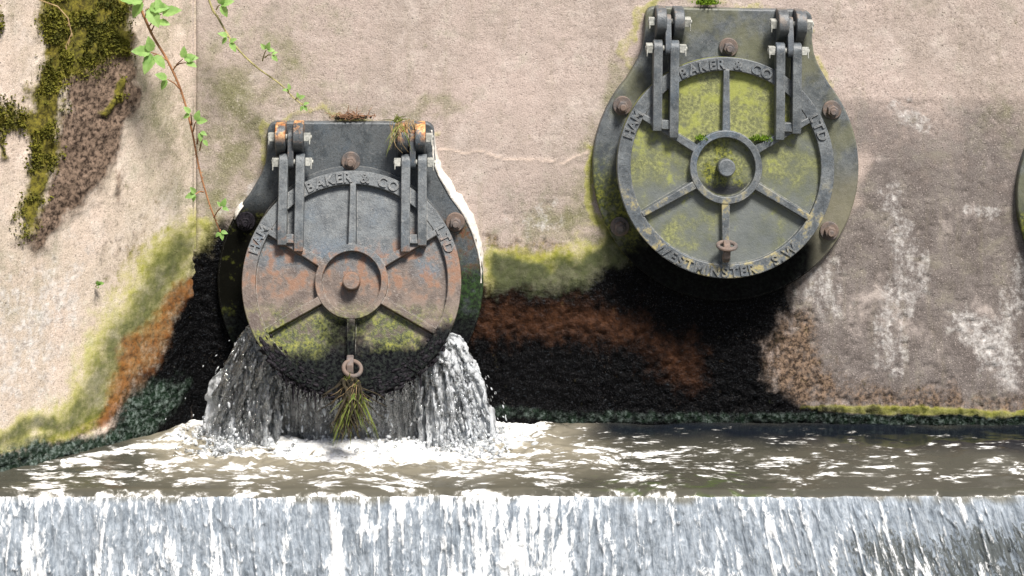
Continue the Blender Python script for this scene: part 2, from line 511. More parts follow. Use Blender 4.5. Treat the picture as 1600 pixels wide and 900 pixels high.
m_wall = wall_material('weathered_concrete', (.46, .375, .335), (.36, .30, .262), (.60, .52, .475), (.085, .034, .014))
m_wing = wall_material('pale_concrete', (.56, .455, .385), (.47, .40, .32), (.72, .63, .57), (.23, .085, .018))

xs = np.concatenate([np.arange(CORNER - .02, 2.35, .0085), np.linspace(2.36, 6.0, 60)])
zs = np.concatenate([np.linspace(BOT, WZ - .12, 20), np.arange(WZ - .11, 1.24, .0085), np.linspace(1.25, TOP, 25)])
X, Z = np.meshgrid(xs, zs, indexing='ij')
Yc = np.zeros_like(X)
PX, PY = px_of(X, Yc, Z)
wx = (fbm(X, Yc, Z, 5, 5, .6, 3) - .5); wy = (fbm(X, Yc, Z, 5, 5, .6, 11) - .5)
QX, QY = PX + wx * 70, PY + wy * 70
wet = poly(QX, QY, [(270, 405), (316, 392), (345, 356), (380, 360), (600, 420), (757, 455), (800, 440), (870, 448), (930, 450), (965, 420), (960, 380), (1000, 400),
                    (1130, 430), (1250, 425), (1250, 455), (1222, 500), (1195, 545), (1205, 590), (1250, 628), (1310, 645), (1620, 652), (1800, 655), (1800, 1400), (270, 1400)], 24)
wet = np.maximum(wet, poly(PX, PY + wy * 24, [(1180, 645), (2600, 652), (2600, 1000), (1180, 1000)], 5))
rust = .70 * poly(QX, QY, [(740, 470), (800, 460), (870, 464), (950, 478), (1010, 505), (1010, 545), (960, 552), (890, 540), (800, 535), (740, 535)], 26)
rust = np.maximum(rust, .66 * poly(QX, QY, [(1010, 510), (1080, 530), (1110, 590), (1080, 610), (1040, 570), (990, 550)], 24))
moss = poly(QX, QY, [(752, 392), (800, 392), (850, 408), (905, 402), (925, 375), (925, 330), (955, 370), (990, 420), (985, 455), (930, 478), (860, 486), (800, 488), (752, 498)], 13) * 1.06
moss = np.maximum(moss, .7 * band(QX, QY, [(917, 230), (925, 330), (950, 400), (975, 430)], 14))
moss = np.maximum(moss, .8 * band(QX, PY + wy * 24, [(1255, 640), (1400, 641), (1620, 646)], 8))
moss = np.maximum(moss, (.25 + .9 * fbm(X, Yc, Z, 9, 3, .6, 77) ** 1.5) * .8 * band(QX, QY, [(412, 300), (414, 185), (470, 180), (660, 182), (684, 215)], 8))
moss = np.maximum(moss, (.25 + .9 * fbm(X, Yc, Z, 9, 3, .6, 78) ** 1.5) * .8 * band(QX, QY, [(985, 95), (1000, 20), (1040, 2), (1250, 6), (1275, 80), (1310, 150)], 9))
moss = np.maximum(moss, .75 * poly(QX, QY, [(296, 335), (330, 345), (350, 380), (335, 450), (296, 460)], 18))
olive = 1.0 * poly(QX, QY, [(300, 90), (420, 100), (425, 230), (380, 300), (340, 370), (300, 370)], 60)
olive = np.maximum(olive, .55 * poly(QX, QY, [(380, 40), (520, 30), (500, 150), (400, 160)], 50))
olive = np.maximum(olive, .8 * poly(QX, QY, [(850, 330), (925, 250), (940, 420), (760, 420), (760, 380)], 45))
olive = np.maximum(olive, .6 * band(QX, QY, [(985, 90), (960, 140), (918, 230), (920, 330)], 26))
olive = np.maximum(olive, .5 * band(QX, QY, [(700, 160), (560, 172), (400, 178)], 26))
olive = np.maximum(olive, .45 * poly(QX, QY, [(1540, 150), (1595, 150), (1595, 220), (1540, 230)], 25))
grey = .95 * poly(QX, PY + wy * 20, [(1275, 158), (1900, 150), (1900, 760), (1200, 760), (1220, 470), (1320, 330), (1340, 250)], 20) * (.56 + .44 * sstep(PY + wy * 160, 150, 330))
grey = np.maximum(grey, .45 * poly(QX, QY, [(760, 290), (915, 270), (920, 380), (760, 370)], 50))
lime = poly(QX, QY, [(1480, 488), (1530, 484), (1555, 500), (1600, 470), (1600, 600), (1555, 605), (1545, 560), (1490, 520)], 22)
lime = np.maximum(lime, .72 * poly(QX, QY, [(1250, 415), (1310, 410), (1330, 470), (1300, 520), (1240, 480)], 30))
lime = np.maximum(lime, .6 * band(QX, QY, [(1405, 180), (1420, 178), (1440, 185)], 18))
lime = np.maximum(lime, .58 * band(QX, QY, [(1400, 320), (1390, 380), (1420, 430), (1400, 480), (1390, 560)], 35))
lime = np.maximum(lime, .65 * band(QX, QY, [(1520, 325), (1550, 322)], 16))
lime = np.maximum(lime, .55 * band(QX, QY, [(1590, 400), (1590, 480)], 30))
lime = np.maximum(lime, .62 * poly(QX, QY, [(780, 340), (880, 330), (880, 395), (800, 395)], 25))
lime = np.maximum(lime, .55 * band(QX, QY, [(350, 335), (410, 290)], 18))
dirt = .78 * poly(QX, QY, [(1205, 480), (1260, 500), (1290, 560), (1330, 600), (1330, 650), (1230, 640), (1180, 580), (1170, 530)], 24)
dirt = np.maximum(dirt, .62 * poly(QX, QY, [(1230, 590), (1640, 600), (1640, 660), (1230, 660)], 24))
dirt = np.maximum(dirt, .5 * band(QX, QY, [(757, 380), (820, 395), (880, 408)], 20))
slime = .55 * band(PX, PY + wy * 14, [(760, 640), (900, 652), (1300, 655), (1620, 658), (2300, 658)], 13)
crack = .85 * (1 - sstep(np.abs(PX - 304.5 - 2 * wx), 1.0, 2.6)) * (PY < 390)
vein_pts = [(690, 236), (722, 242), (752, 240), (792, 252), (840, 250), (880, 258), (915, 236)]
vein = .75 * band(PX + wx * 16, PY + wy * 26, vein_pts, 1.9)
zero = np.zeros_like(X)
# relief
rel = (fbm(X, Yc, Z, 30, 4, .6, 21) - .5) * .0035 + (fbm(X, Yc, Z, 3, 3, .5, 5) - .5) * .007
pit = sstep(fbm(X, Yc, Z, 42, 3, .6, 31), .62, .78)
rough_zone = np.clip(.25 + lime * .8 + dirt * 1.1 + wet * .8 + rust + .4 * grey, 0, 1.5)
rel += -pit * .006 * rough_zone
rel += wet * (fbm(X, Yc, Z, 40, 4, .62, 41) - .5) * .019
rel += dirt * (fbm(X, Yc, Z, 26, 4, .65, 43) - .5) * .016
rel += rust * (fbm(X, Yc, Z, 34, 4, .6, 45) - .5) * .020 + moss * (fbm(X, Yc, Z, 50, 4, .6, 47)) * .010
rel += slime * (.008 + (fbm(X, Yc, Z, 60, 3, .6, 48) - .5) * .03)
rel += (poly(PX, PY, [(1290, -400), (2600, -400), (2600, 152), (1290, 160)], 4)) * .003     # the pour line
rel -= crack * .02
for g in (GL, GR, GT):                              # keep the bedding of the valves flat
    k = sstep(np.hypot(X - g.x, Z - g.z), .50, .60)
    rel = rel * k
rel += (vein > .3) * .002
V = np.stack([X, -rel, Z], -1).reshape(-1, 3)
A = dict(wet=wet, rust=rust, moss=moss, olive=olive, grey=grey, lime=lime, dirt=dirt, slime=slime, crack=crack, vein=vein, soil=zero, lichen=zero)
back = np_mesh('retaining_wall', V, grid_faces(*X.shape), m_wall, A)
tag(back, 'stained concrete wall carrying the round iron valves above the black wet streak', 'wall')
mb = MB()
mb.box(CORNER - .6, 6.0, .05, .6, BOT, TOP)
mb.build('wall_core', m_wall, back, smooth=False)

# the splayed wing wall on the left
ss_ = np.concatenate([np.arange(-.03, 1.15, .0085), np.linspace(1.16, 5.0, 50)])
S, Z2 = np.meshgrid(ss_, zs, indexing='ij')
X2, Y2 = CORNER + S * LDIR.x, S * LDIR.y
PX, PY = px_of(X2, Y2, Z2)
wx = (fbm(X2, Y2, Z2, 5, 5, .6, 63) - .5); wy = (fbm(X2, Y2, Z2, 5, 5, .6, 71) - .5)
QX, QY = PX + wx * 60, PY + wy * 60
zero = np.zeros_like(X2)
edge = [(310, 380), (285, 425), (262, 465), (232, 510), (205, 560), (170, 612), (110, 655), (40, 690), (-40, 720)]
moss = .92 * band(QX, QY, [(x - 22, y - 4) for x, y in edge], [46, 50, 56, 60, 58, 48, 31, 21, 18], 0.05)
moss = np.maximum(moss, .85 * band(PX, PY, [(-60, 716), (0, 700), (60, 684), (120, 660), (160, 640)], 11))
moss = np.maximum(moss, .9 * poly(QX, QY, [(286, 340), (312, 330), (312, 460), (280, 430)], 14))
rust = band(QX, QY, [(290, 455), (262, 490), (238, 525), (215, 568), (192, 610), (165, 655)], [16, 22, 26, 27, 24, 17], 0.0)
wet = poly(QX, QY, [(325, 385), (303, 405), (290, 460), (268, 500), (245, 535), (222, 580), (200, 622), (172, 668), (130, 690), (130, 1500), (330, 1500)], 22)
slime = .95 * poly(QX, QY, [(205, 615), (235, 592), (290, 575), (262, 650), (215, 690), (160, 705), (190, 660)], 16)
slime = np.maximum(slime, poly(PX, PY + wy * 30, [(-300, 722 + 70), (-100, 745), (0, 708), (90, 680), (150, 672), (215, 668), (215, 1500), (-300, 1500)], 9))
soil = poly(QX, QY, [(150, 60), (213, 40), (222, 140), (192, 190), (188, 232), (150, 300), (112, 342), (48, 388), (30, 365), (70, 320), (90, 250), (95, 170)], 12)
soil = np.maximum(soil, .8 * poly(QX, QY, [(182, 268), (192, 266), (192, 300), (176, 308)], 9))
lichen = poly(QX, QY, [(58, -40), (212, -40), (205, 40), (214, 100), (180, 90), (150, 110), (110, 130), (92, 175), (95, 240), (72, 300), (55, 345), (28, 372), (18, 330), (38, 270), (40, 215), (20, 190), (-30, 196), (-30, 160), (44, 160), (66, 90)], 12)
lichen = np.maximum(lichen, .7 * band(QX, QY, [(-4, -40), (0, 30), (-14, 120), (-8, 210), (-4, 250)], 9))
lichen = np.maximum(lichen, .9 * band(QX, QY, [(150, 165), (175, 150), (190, 128)], 10))
olive = .62 * poly(QX, QY, [(205, 60), (300, 0), (306, 250), (290, 340), (240, 330), (215, 220)], 30)
olive = np.maximum(olive, .45 * poly(QX, QY, [(-20, 380), (90, 380), (60, 480), (-20, 520)], 40))
lime = .68 * poly(QX, QY, [(-60, 420), (150, 380), (140, 560), (60, 640), (-60, 690)], 60)
dirt = .8 * band(PX, PY, [(40, 705), (110, 680), (170, 645), (200, 610)], 16)
dirt = np.maximum(dirt, .42 * poly(QX, QY, [(150, 380), (260, 300), (300, 330), (240, 430), (180, 470)], 40))
rel = (fbm(X2, Y2, Z2, 30, 4, .6, 121) - .5) * .0035 + (fbm(X2, Y2, Z2, 3, 3, .5, 105) - .5) * .014
pit = sstep(fbm(X2, Y2, Z2, 42, 3, .6, 131), .64, .8)
rel -= pit * .005 * np.clip(.2 + soil, 0, 1)
rel += soil * (.012 + (fbm(X2, Y2, Z2, 14, 5, .6, 133) - .35) * .036)
rel += lichen * (.010 + (fbm(X2, Y2, Z2, 18, 5, .6, 137) - .35) * .034)
rel += wet * (fbm(X2, Y2, Z2, 40, 4, .62, 141) - .5) * .020 + rust * (fbm(X2, Y2, Z2, 34, 4, .6, 143) - .5) * .016
rel += slime * (.012 + (fbm(X2, Y2, Z2, 40, 4, .6, 147) - .5) * .05) + moss * (fbm(X2, Y2, Z2, 60, 3, .6, 149)) * .008
V2 = np.stack([X2 + LNRM.x * rel, Y2 + LNRM.y * rel, Z2], -1).reshape(-1, 3)
A2 = dict(wet=wet, rust=rust, moss=moss, olive=olive, grey=zero, lime=lime, dirt=dirt, slime=slime, crack=zero, vein=zero, soil=soil, lichen=lichen)
wing = np_mesh('wing_wall', V2, grid_faces(*X2.shape, flip=True), m_wing, A2)
tag(wing, 'pale sunlit concrete wall at the left with brown moss patch and rust streak', 'wall')
mb = MB()
c0 = Vector((CORNER, 0, 0))
q = [c0 - LNRM * .05, c0 + LDIR * 5 - LNRM * .05, c0 + LDIR * 5 - LNRM * .6, c0 - LNRM * .6 - LDIR * .3]
vs_ = [(p.x, p.y, z) for z in (BOT, TOP) for p in q]
mb.add(vs_, [(0, 1, 2, 3), (4, 5, 6, 7), (0, 1, 5, 4), (1, 2, 6, 5), (2, 3, 7, 6), (3, 0, 4, 7)])
mb.build('wall_core', m_wing, wing, smooth=False)

# ------------------------------------------------------------------ moss growing on the wing wall, as many small leaflets
def tufts(name, P, N, size, mat, parent=None):
    n = len(P)
    t1 = rng.normal(size=(n, 3)); t1 /= np.linalg.norm(t1, axis=1, keepdims=True)
    t2 = np.cross(t1, N); t2 /= np.linalg.norm(t2, axis=1, keepdims=True) + 1e-9
    up = N * rng.uniform(.4, 1.1, (n, 1)) + t1 * .6
    sz = size * rng.uniform(.5, 1.5, (n, 1))
    a = P - t2 * sz * .5; b = P + t2 * sz * .5; c = P + up * sz + t2 * sz * .25; d = P + up * sz - t2 * sz * .25
    V = np.stack([a, b, c, d], 1).reshape(-1, 3)
    return np_mesh(name, V, np.arange(4 * n).reshape(n, 4), mat, parent=parent)
m_moss = simple_material('moss_leaf', (.045, .05, .006), (.20, .19, .02), .9, 9, 0, trans=.25)
m_moss_bright = simple_material('moss_bright', (.05, .10, .008), (.19, .30, .02), .9, 30, 0, trans=.3)
P2 = V2.reshape(-1, 3)
w = (lichen.ravel() ** 2) * (fbm(X2, Y2, Z2, 16, 3, .6, 155).ravel() > .47) * (S.ravel() < 1.2)
idx = rng.choice(len(P2), 9000, p=w / w.sum())
pp = P2[idx] + rng.normal(size=(9000, 3)) * .004
mo = tufts('moss_growth', pp, np.tile(np.array([LNRM.x, LNRM.y, .3]), (9000, 1)), .0075, m_moss)
tag(mo, 'olive brown moss covering the top of the pale left wall', 'moss', kind='stuff')

# ------------------------------------------------------------------ iron flap valves
def arc(cx, cz, r, a0, a1, n):
    return [(cx + r * math.cos(R(a0 + (a1 - a0) * i / n)), cz + r * math.sin(R(a0 + (a1 - a0) * i / n))) for i in range(n + 1)]
PLATE = arc(0, 0, .558, -220, 40, 110)                       # runs round the bottom to the right shoulder
PLATE = [(x, z) for x, z in PLATE]
right = [(.398, .408), (.376, .447), (.360, .490), (.352, .540), (.350, .600)] + arc(.312, .629, .038, 0, 90, 6)
PLATE += right + [(-x, z) for x, z in reversed(right)]
HX = .254                                                    # hinge offset from the centre line

_glyphs = {}
def glyph(ch, h, depth):
    if ch not in _glyphs:
        cu = bpy.data.curves.new('glyph', 'FONT')
        cu.body = ch; cu.size = 1; cu.extrude = .5; cu.offset = .022; cu.resolution_u = 3
        o = bpy.data.objects.new('glyph', cu)
        col.objects.link(o)
        dg = bpy.context.evaluated_depsgraph_get()
        me = o.evaluated_get(dg).to_mesh()
        v = np.array([x.co[:] for x in me.vertices]); f = [tuple(p.vertices) for p in me.polygons]
        o.evaluated_get(dg).to_mesh_clear()
        bpy.data.objects.remove(o); bpy.data.curves.remove(cu)
        _glyphs[ch] = (v, f)
    v, f = _glyphs[ch]
    return v, f
CAP = None
def arc_text(text, r, a_start, a_end, h, depth, y, mat, parent, bottom=False):
    """raised letters spread evenly by width between two angles (degrees)"""
    global CAP
    if CAP is None:
        v, _ = glyph('H', 1, 1); CAP = v[:, 1].max()
    k = h / CAP
    items, total = [], 0
    for ch in text:
        if ch == ' ': items.append((None, None, .40)); total += .40; continue
        v, f = glyph(ch, h, depth)
        wd = v[:, 0].max() - v[:, 0].min()
        items.append((v, f, wd)); total += wd
    gap_total = math.radians(abs(a_end - a_start)) * r / k - total
    gap = gap_total / max(1, len(text) - 1)
    mb = MB(); s = 0
    for v, f, wd in items:
        if v is not None:
            mid = s + wd / 2
            ang = math.radians(a_start) + (1 if a_end > a_start else -1) * mid * k / r
            x = (v[:, 0] - v[:, 0].min() - wd / 2) * k
            z = (v[:, 1] - CAP / 2) * k
            rot = ang - math.pi / 2 if not bottom else ang + math.pi / 2
            c, sn = math.cos(rot), math.sin(rot)
            vx = r * math.cos(ang) + x * c - z * sn
            vz = r * math.sin(ang) + x * sn + z * c
            vy = y - (v[:, 2] + .5) * depth + .002
            mb.add(list(zip(vx, vy, vz)), f)
        s += wd + gap
    return mb.build('lettering', mat, parent, recalc=False, angle=30)

m_nut = simple_material('galvanised_steel', (.20, .205, .19), (.42, .42, .385), .5, 90, .3, .002)
m_mortar = simple_material('pale_mortar', (.46, .43, .39), (.70, .67, .62), .95, 60, .7, .005)
m_bolt = iron_material('bolt_rust', 'bolt')
m_crust_shade = simple_material('black_slime_crust_shade', (.003, .003, .004), (.020, .017, .022), .5, 90, .9, .006, spec=.12)  # rim crust, and the painted shade on some bolts

def square_nut(x, d, z, side, mat, parent, rot):
    mb = MB()
    mt = Matrix.Translation((x, -d, z)) @ Matrix.Rotation(R(rot), 4, 'X')
    h = .017
    mb.box(-.014, .014, -h, h, -h, h, mt)
    mb.tube([mt @ Vector((-.017 if side < 0 else -.014, 0, 0)), mt @ Vector((.014 if side < 0 else .019, 0, 0))], .009, 10)
    mb.tube([mt @ Vector((side * .010, -.020, -.002)), mt @ Vector((side * .011, -.024, -.03))], .0028, 6)
    return mb.build('nut', mat, parent, bevel=.003)

def flap_valve(loc, tilt, d_c, z_c, x_c, roll, mats, label, crust=False, ring_free=True):
    root = empty('flap_valve', loc, (0, R(roll), 0))
    tag(root, label, 'flap valve', 'round iron flap valves on the concrete wall')
    m_plate, m_flap, m_hinge = mats
    # mounting plate
    mb = MB(); mb.prism(PLATE, -.042, .03)
    mb.build('mounting_plate', m_plate, root, bevel=.007, seg=3, angle=30)
    # bolts on a circle
    for k, a in enumerate((90, 30, -30, 150, 210)):
        x, z = .507 * math.cos(R(a)), .507 * math.sin(R(a))
        mb = MB()
        mb.disc(.0245, -.088, -.050, 6, None, x, z, R(17 * k + 9))
        mb.disc(.014, -.100, -.086, 12, None, x, z)
        mbt = m_crust_shade if crust and a in (-30, 210, 150) else m_bolt  # bolts lost in the flap's shadow are painted crust black
        b = mb.build('bolt', mbt, root, bevel=.003)
        mb = MB(); mb.disc(.040, -.0545, -.0405, 28, None, x, z)
        mb.build('washer', mbt, b, bevel=.003)
    # the seat: a slanted collar between plate and flap
    fl_m = Matrix.Translation((x_c, -d_c, z_c)) @ Matrix.Rotation(R(tilt), 4, 'X').inverted()
    mb = MB(); n = 96; vs_, fs_ = [], []
    seat_m = Matrix.Translation((x_c * .6, -.155, z_c)) @ Matrix.Rotation(R(6), 4, 'X').inverted()
    for i in range(n):
        a = 2 * math.pi * i / n
        for r in (.436, .385):
            f = seat_m @ Vector((r * math.cos(a), .058, r * math.sin(a)))
            vs_ += [(f.x, f.y, f.z), (f.x, -.038, f.z)]
    for i in range(n):
        a, b = 4 * i, 4 * ((i + 1) % n)
        fs_ += [(a, b, b + 1, a + 1), (a + 2, a + 3, b + 3, b + 2), (a, a + 2, b + 2, b)]
    mb.add(vs_, fs_)
    mb.build('seat_ring', m_plate, root, angle=40)
    # the flap itself, in its own plane
    mb = MB()
    mb.ring(.394, .45, 0, .056)
    mb.disc(.402, .031, .053, 128)
    mb.ring(.121, .150, -.008, .036, 96)
    for a in (30, 90, 150, 210, 270, 330):
        mt = Matrix.Rotation(R(-a), 4, 'Y')
        mb.add([(.146, -.005, -.0165), (.146, -.005, .0165), (.399, -.003, .0115), (.399, -.003, -.0115),
                (.146, .034, -.0205), (.146, .034, .0205), (.399, .034, .0155), (.399, .034, -.0155)],
               [(0, 1, 2, 3), (7, 6, 5, 4), (0, 4, 5, 1), (1, 5, 6, 2), (2, 6, 7, 3), (3, 7, 4, 0)], mt)
    for s in (-1, 1):                                         # web between arm, rim and spoke
        pts = arc(0, 0, .398, 33, 46, 8) + [(.268, .285), (.268, .165), (.330, .198)]
        mb.prism([(s * x, z) for x, z in pts], .0035, .034)
    for s in (-1, 1):                                         # hinge arms: two bars and the bridge at their foot
        for e in (-1, 1):
            xc = s * HX + e * .0345
            foot = .142 if e * s > 0 else .116
            pts = [(.03, foot), (-.024, foot), (-.036, foot + .05), (-.045, .40)] + \
                  [(-.018 + .034 * math.cos(R(t)), .482 + .034 * math.sin(R(t))) for t in (215, 180, 150, 120, 90, 60, 30)] + [(.02, .46), (.03, .38)]
            mb.prism_x(pts, xc - .0188, xc + .0188)
        mb.box(s * HX - .018, s * HX + .018, -.022, .034, .150, .188)
    flap = mb.build('flap', m_flap, root, bevel=.0035, seg=2, angle=38)
    flap.matrix_local = fl_m
    arc_text('BAKER & CO', .4225, 117, 63.5, .040, .009, 0, m_flap, flap)
    arc_text('HAM', .4225, 164.5, 148.5, .040, .009, 0, m_flap, flap)
    arc_text('LTD', .4225, 31.5, 16.5, .040, .009, 0, m_flap, flap)
    arc_text('WESTMINSTER  S.W', .4225, 228, 313, .040, .009, 0, m_flap, flap, True)
    mb = MB(); mb.disc(.036, -.034, .033, 32)
    mb.build('centre_boss', m_flap, flap, bevel=.005)
    # lifting eye and its ring near the foot of the lowest spoke
    mb = MB()
    e0 = [(-.004, .0), (-.050, .0)]
    pts = [(.034, -.372), (-.020, -.382), (-.052, -.365), (-.064, -.335), (-.056, -.305), (-.03, -.292), (-.002, -.298),
           (-.002, -.316), (-.024, -.316), (-.036, -.326), (-.036, -.345), (-.020, -.355), (.034, -.345)]
    mb.prism_x(pts, -.014, .014)
    mb.build('lifting_eye', m_bolt, flap, bevel=.004)
    mb = MB()
    cpt = Vector((0, -.046, -.312)) if ring_free else Vector((0.01, -.052, -.346))
    tl = Matrix.Rotation(R(24), 4, 'X') if ring_free else Matrix.Rotation(R(80), 4, 'X') @ Matrix.Rotation(R(20), 4, 'Y')
    mb.tube([cpt + tl @ Vector((.037 * math.cos(a), .030 * math.sin(a), 0)) for a in [2 * math.pi * i / 28 for i in range(28)]], .0085, 10, True)
    mb.build('ring', m_bolt, flap)
    # hinges
    lower = fl_m @ Vector((0, -.018, .482))
    up_d, up_z = .100, .618
    for s in (-1, 1):
        for e in (-1, 1):
            xc = s * HX + e * .037
            pts = [(-.040, .676), (-up_d + .01, .676)] + [(-up_d - .056 * math.sin(R(t)), up_z + .058 * math.cos(R(t))) for t in (0, 20, 40, 60, 80, 100, 120)] + \
                  [(-.085, .545), (-.062, .527), (-.040, .522)]
            mb = MB(); mb.prism_x(pts, xc - .0215, xc + .0215)
            mb.build('hinge_lug', m_hinge, root, bevel=.005, seg=3, angle=50)
        # link bar between the two pins
        lx = s * HX + x_c * .5
        a = Vector((lx, -up_d, up_z)); b = Vector((lx, lower.y, lower.z))
        t = (b - a).normalized(); nrm = Vector((0, -t.z, t.y)).normalized()
        pts = []
        for i in range(9):
            th = math.pi * i / 8
            p = a + nrm * .030 * math.cos(th) - t * .030 * math.sin(th); pts.append((p.y, p.z))
        for i in range(9):
            th = math.pi * i / 8
            p = b - nrm * .030 * math.cos(th) + t * .030 * math.sin(th); pts.append((p.y, p.z))
        mb = MB(); mb.prism_x(pts, lx - .0125, lx + .0125)
        mb.build('link_bar', m_hinge, root, bevel=.003, angle=50)
        for (xx, d, z, lug) in ((s * HX, up_d, up_z, .0585), (s * HX + x_c, -lower.y, lower.z, .0535)):
            mb = MB()
            mb.tube([(xx - lug - .022, -d, z), (xx + lug + .022, -d, z)], .0125, 14)
            pin = mb.build('hinge_pin', m_nut, root)
            for e in (-1, 1):
                square_nut(xx + e * (lug + .0155), d, z, e, m_nut, pin, random.uniform(-14, 14))
    if crust:
        mb = MB()
        base = bmesh.new(); bmesh.ops.create_icosphere(base, subdivisions=2, radius=1)
        bv = [v.co.copy() for v in base.verts]; bf = [tuple(v.index for v in f.verts) for f in base.faces]; base.free()
        for k in range(620):
            a = R(random.uniform(212, 329))
            r = .442 + random.gauss(0, .012) if random.random() < .8 else random.uniform(.38, .45)
            sz = random.uniform(.003, .009)
            c = Vector((r * math.cos(a), random.uniform(-.004, .05) if r > .435 else 0, r * math.sin(a)))
            q = Matrix.Rotation(-a, 3, 'Y') @ Matrix.Diagonal((random.uniform(.5, 1), random.uniform(.4, .8), random.uniform(.9, 2.2)))
            mb.add([c + (q @ v) * sz for v in bv], bf)
        for k in range(70):                                  # slime strands hanging off the rim
            a = R(random.choice((random.gauss(243, 7), random.uniform(225, 318))))
            c = Vector((.448 * math.cos(a), random.uniform(0, .05), .448 * math.sin(a)))
            l = random.uniform(.012, .05) * (2.2 if random.random() < .12 else 1)
            mb.tube([c, c + Vector((random.gauss(0, .004), .002, -l * .5)), c + Vector((random.gauss(0, .006), .01, -l))], [.0045, .003, .0008], 5)
        mb.build('slime_crust', m_crust_shade, flap)['label'] = 'black wet crust along the lower rim'
    return root, flap

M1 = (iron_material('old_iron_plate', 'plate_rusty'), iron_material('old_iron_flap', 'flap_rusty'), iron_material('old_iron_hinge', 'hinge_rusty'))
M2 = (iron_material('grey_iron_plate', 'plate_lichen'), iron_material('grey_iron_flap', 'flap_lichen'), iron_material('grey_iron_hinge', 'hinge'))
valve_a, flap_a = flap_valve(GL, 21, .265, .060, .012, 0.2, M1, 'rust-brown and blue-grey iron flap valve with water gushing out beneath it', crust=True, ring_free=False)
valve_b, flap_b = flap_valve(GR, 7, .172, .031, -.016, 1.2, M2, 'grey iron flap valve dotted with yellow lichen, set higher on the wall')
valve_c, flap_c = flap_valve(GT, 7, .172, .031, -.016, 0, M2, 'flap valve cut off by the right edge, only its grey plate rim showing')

# pale mortar round the valves, set into the wall
def mortar(g, roll, seq, name='mortar_fillet'):
    mb = MB()
    n = len(seq)
    vs_, fs_ = [], []
    rot = Matrix.Translation(g) @ Matrix.Rotation(R(roll), 4, 'Y')
    for i, (x, z, wi) in enumerate(seq):
        a = seq[max(0, i - 1)]; b = seq[min(n - 1, i + 1)]
        t = Vector((b[0] - a[0], 0, b[1] - a[1])).normalized()
        nr = Vector((t.z, 0, -t.x))
        if nr.dot(Vector((x, 0, z))) < 0: nr = -nr
        p = Vector((x, 0, z)) - nr * .010
        j = random.uniform(.85, 1.15)
        for o, y in ((0, -.046), (.35, -.044 * j), (1.0, -.010), (1.1, .01)):
            q = p + nr * (wi * o * j); q.y = y
            vs_.append(rot @ q)
    for i in range(n - 1):
        for k in range(3):
            fs_.append((4 * i + k, 4 * i + k + 1, 4 * i + k + 5, 4 * i + k + 4))
    mb.add(vs_, fs_)
    o = mb.build(name, m_mortar, back, angle=80)
    s = o.modifiers.new('solid', 'SOLIDIFY'); s.thickness = .006; s.offset = 1
    return o
def run(i0, i1, w0, w1):
    pts = PLATE[i0:i1]
    dense = []
    for (x0, z0), (x1, z1) in zip(pts[:-1], pts[1:]):
        k = max(1, int(math.hypot(x1 - x0, z1 - z0) / .02))
        dense += [(x0 + (x1 - x0) * t / k, z0 + (z1 - z0) * t / k) for t in range(k)]
    n = len(dense)
    return [(x, z, (w0 + (w1 - w0) * math.sin(math.pi * i / (n - 1))) * (.8 + .4 * random.random() ** 2)) for i, (x, z) in enumerate(dense)]
mortar(GL, 0.2, run(93, 119, .008, .036))
mortar(GL, 0.2, run(2, 7, .008, .018))

# ------------------------------------------------------------------ weir, pool, falling water
m_weir = simple_material('weir_concrete', (.02, .024, .016), (.09, .09, .07), .5, 20, .6, .01)
mb = MB()
mb.box(-4.6, 6.0, LIP + .035, .3, -1.74, WZ - .05)
weir = mb.build('weir', m_weir, bevel=.02)
tag(weir, 'straight concrete weir sill hidden behind the falling water', 'weir')

M = Mat('murky_water')
p = M.obj()
fd = M.attr('foam')
flow = M.attr('flow', 'Vector')
nz = M.noise(flow, 6, 4, .55, .3)
nz2 = M.noise(M.scale(flow, (.8, 1.25, 1)), 19, 2, .45, .25)
nz3 = M.noise(flow, 70, 4, .65)
wv = M.vadd(flow, M.scale(M.noise(flow, 9, 2, .5, 0, 1), (.045, .045, 0)))
v1 = M.vor(M.scale(wv, (.72, 1.15, 1)), 13)
v2 = M.vor(M.scale(wv, (.7, 1.15, 1)), 36)
fm = M.add(M.mul(fd, 1.12), .07, M.mul(M.math('SUBTRACT', .42, v1), .75), M.mul(M.math('SUBTRACT', .42, v2), .65), M.mul(M.math('SUBTRACT', nz, .5), .8), M.mul(M.math('SUBTRACT', nz2, .5), .5), M.mul(M.math('SUBTRACT', nz3, .5), .9))
foam = M.ss(fm, .50, .78)
veil = M.ss(fm, .34, .66, 0, .26)
murk = M.mix(M.attr('wall_refl'), M.mix(M.noise(flow, 3, 3, .6), (.036, .036, .029), (.072, .069, .053)), (.006, .008, .012))
murk = M.mix(M.ss(M.add(M.attr('algae'), M.mul(M.math('SUBTRACT', nz2, .5), 1.6)), .45, 1.1), murk, (.055, .080, .022))
milky = M.mix(M.attr('milky'), murk, (.30, .27, .205))
base = M.mix(veil, milky, (.55, .53, .48))
base = M.mix(foam, base, M.mix(M.ss(M.add(nz3, nz2), .75, 1.2), (.62, .61, .57), (.84, .85, .86)))
rip = M.add(M.mul(M.noise(flow, 16, 4, .55), 1.0), M.mul(M.noise(flow, 45, 3, .5), .4))
nrm = M.bump(rip, .12, .007)
nrm = M.bump(M.mul(foam, M.noise(p, 110, 4, .6)), .8, .008, nrm)
M.set(Base_Color=base, Roughness=M.lerp(foam, .11, .6), IOR=1.33, Specular_IOR_Level=.5, Normal=nrm)
m_water = M.m

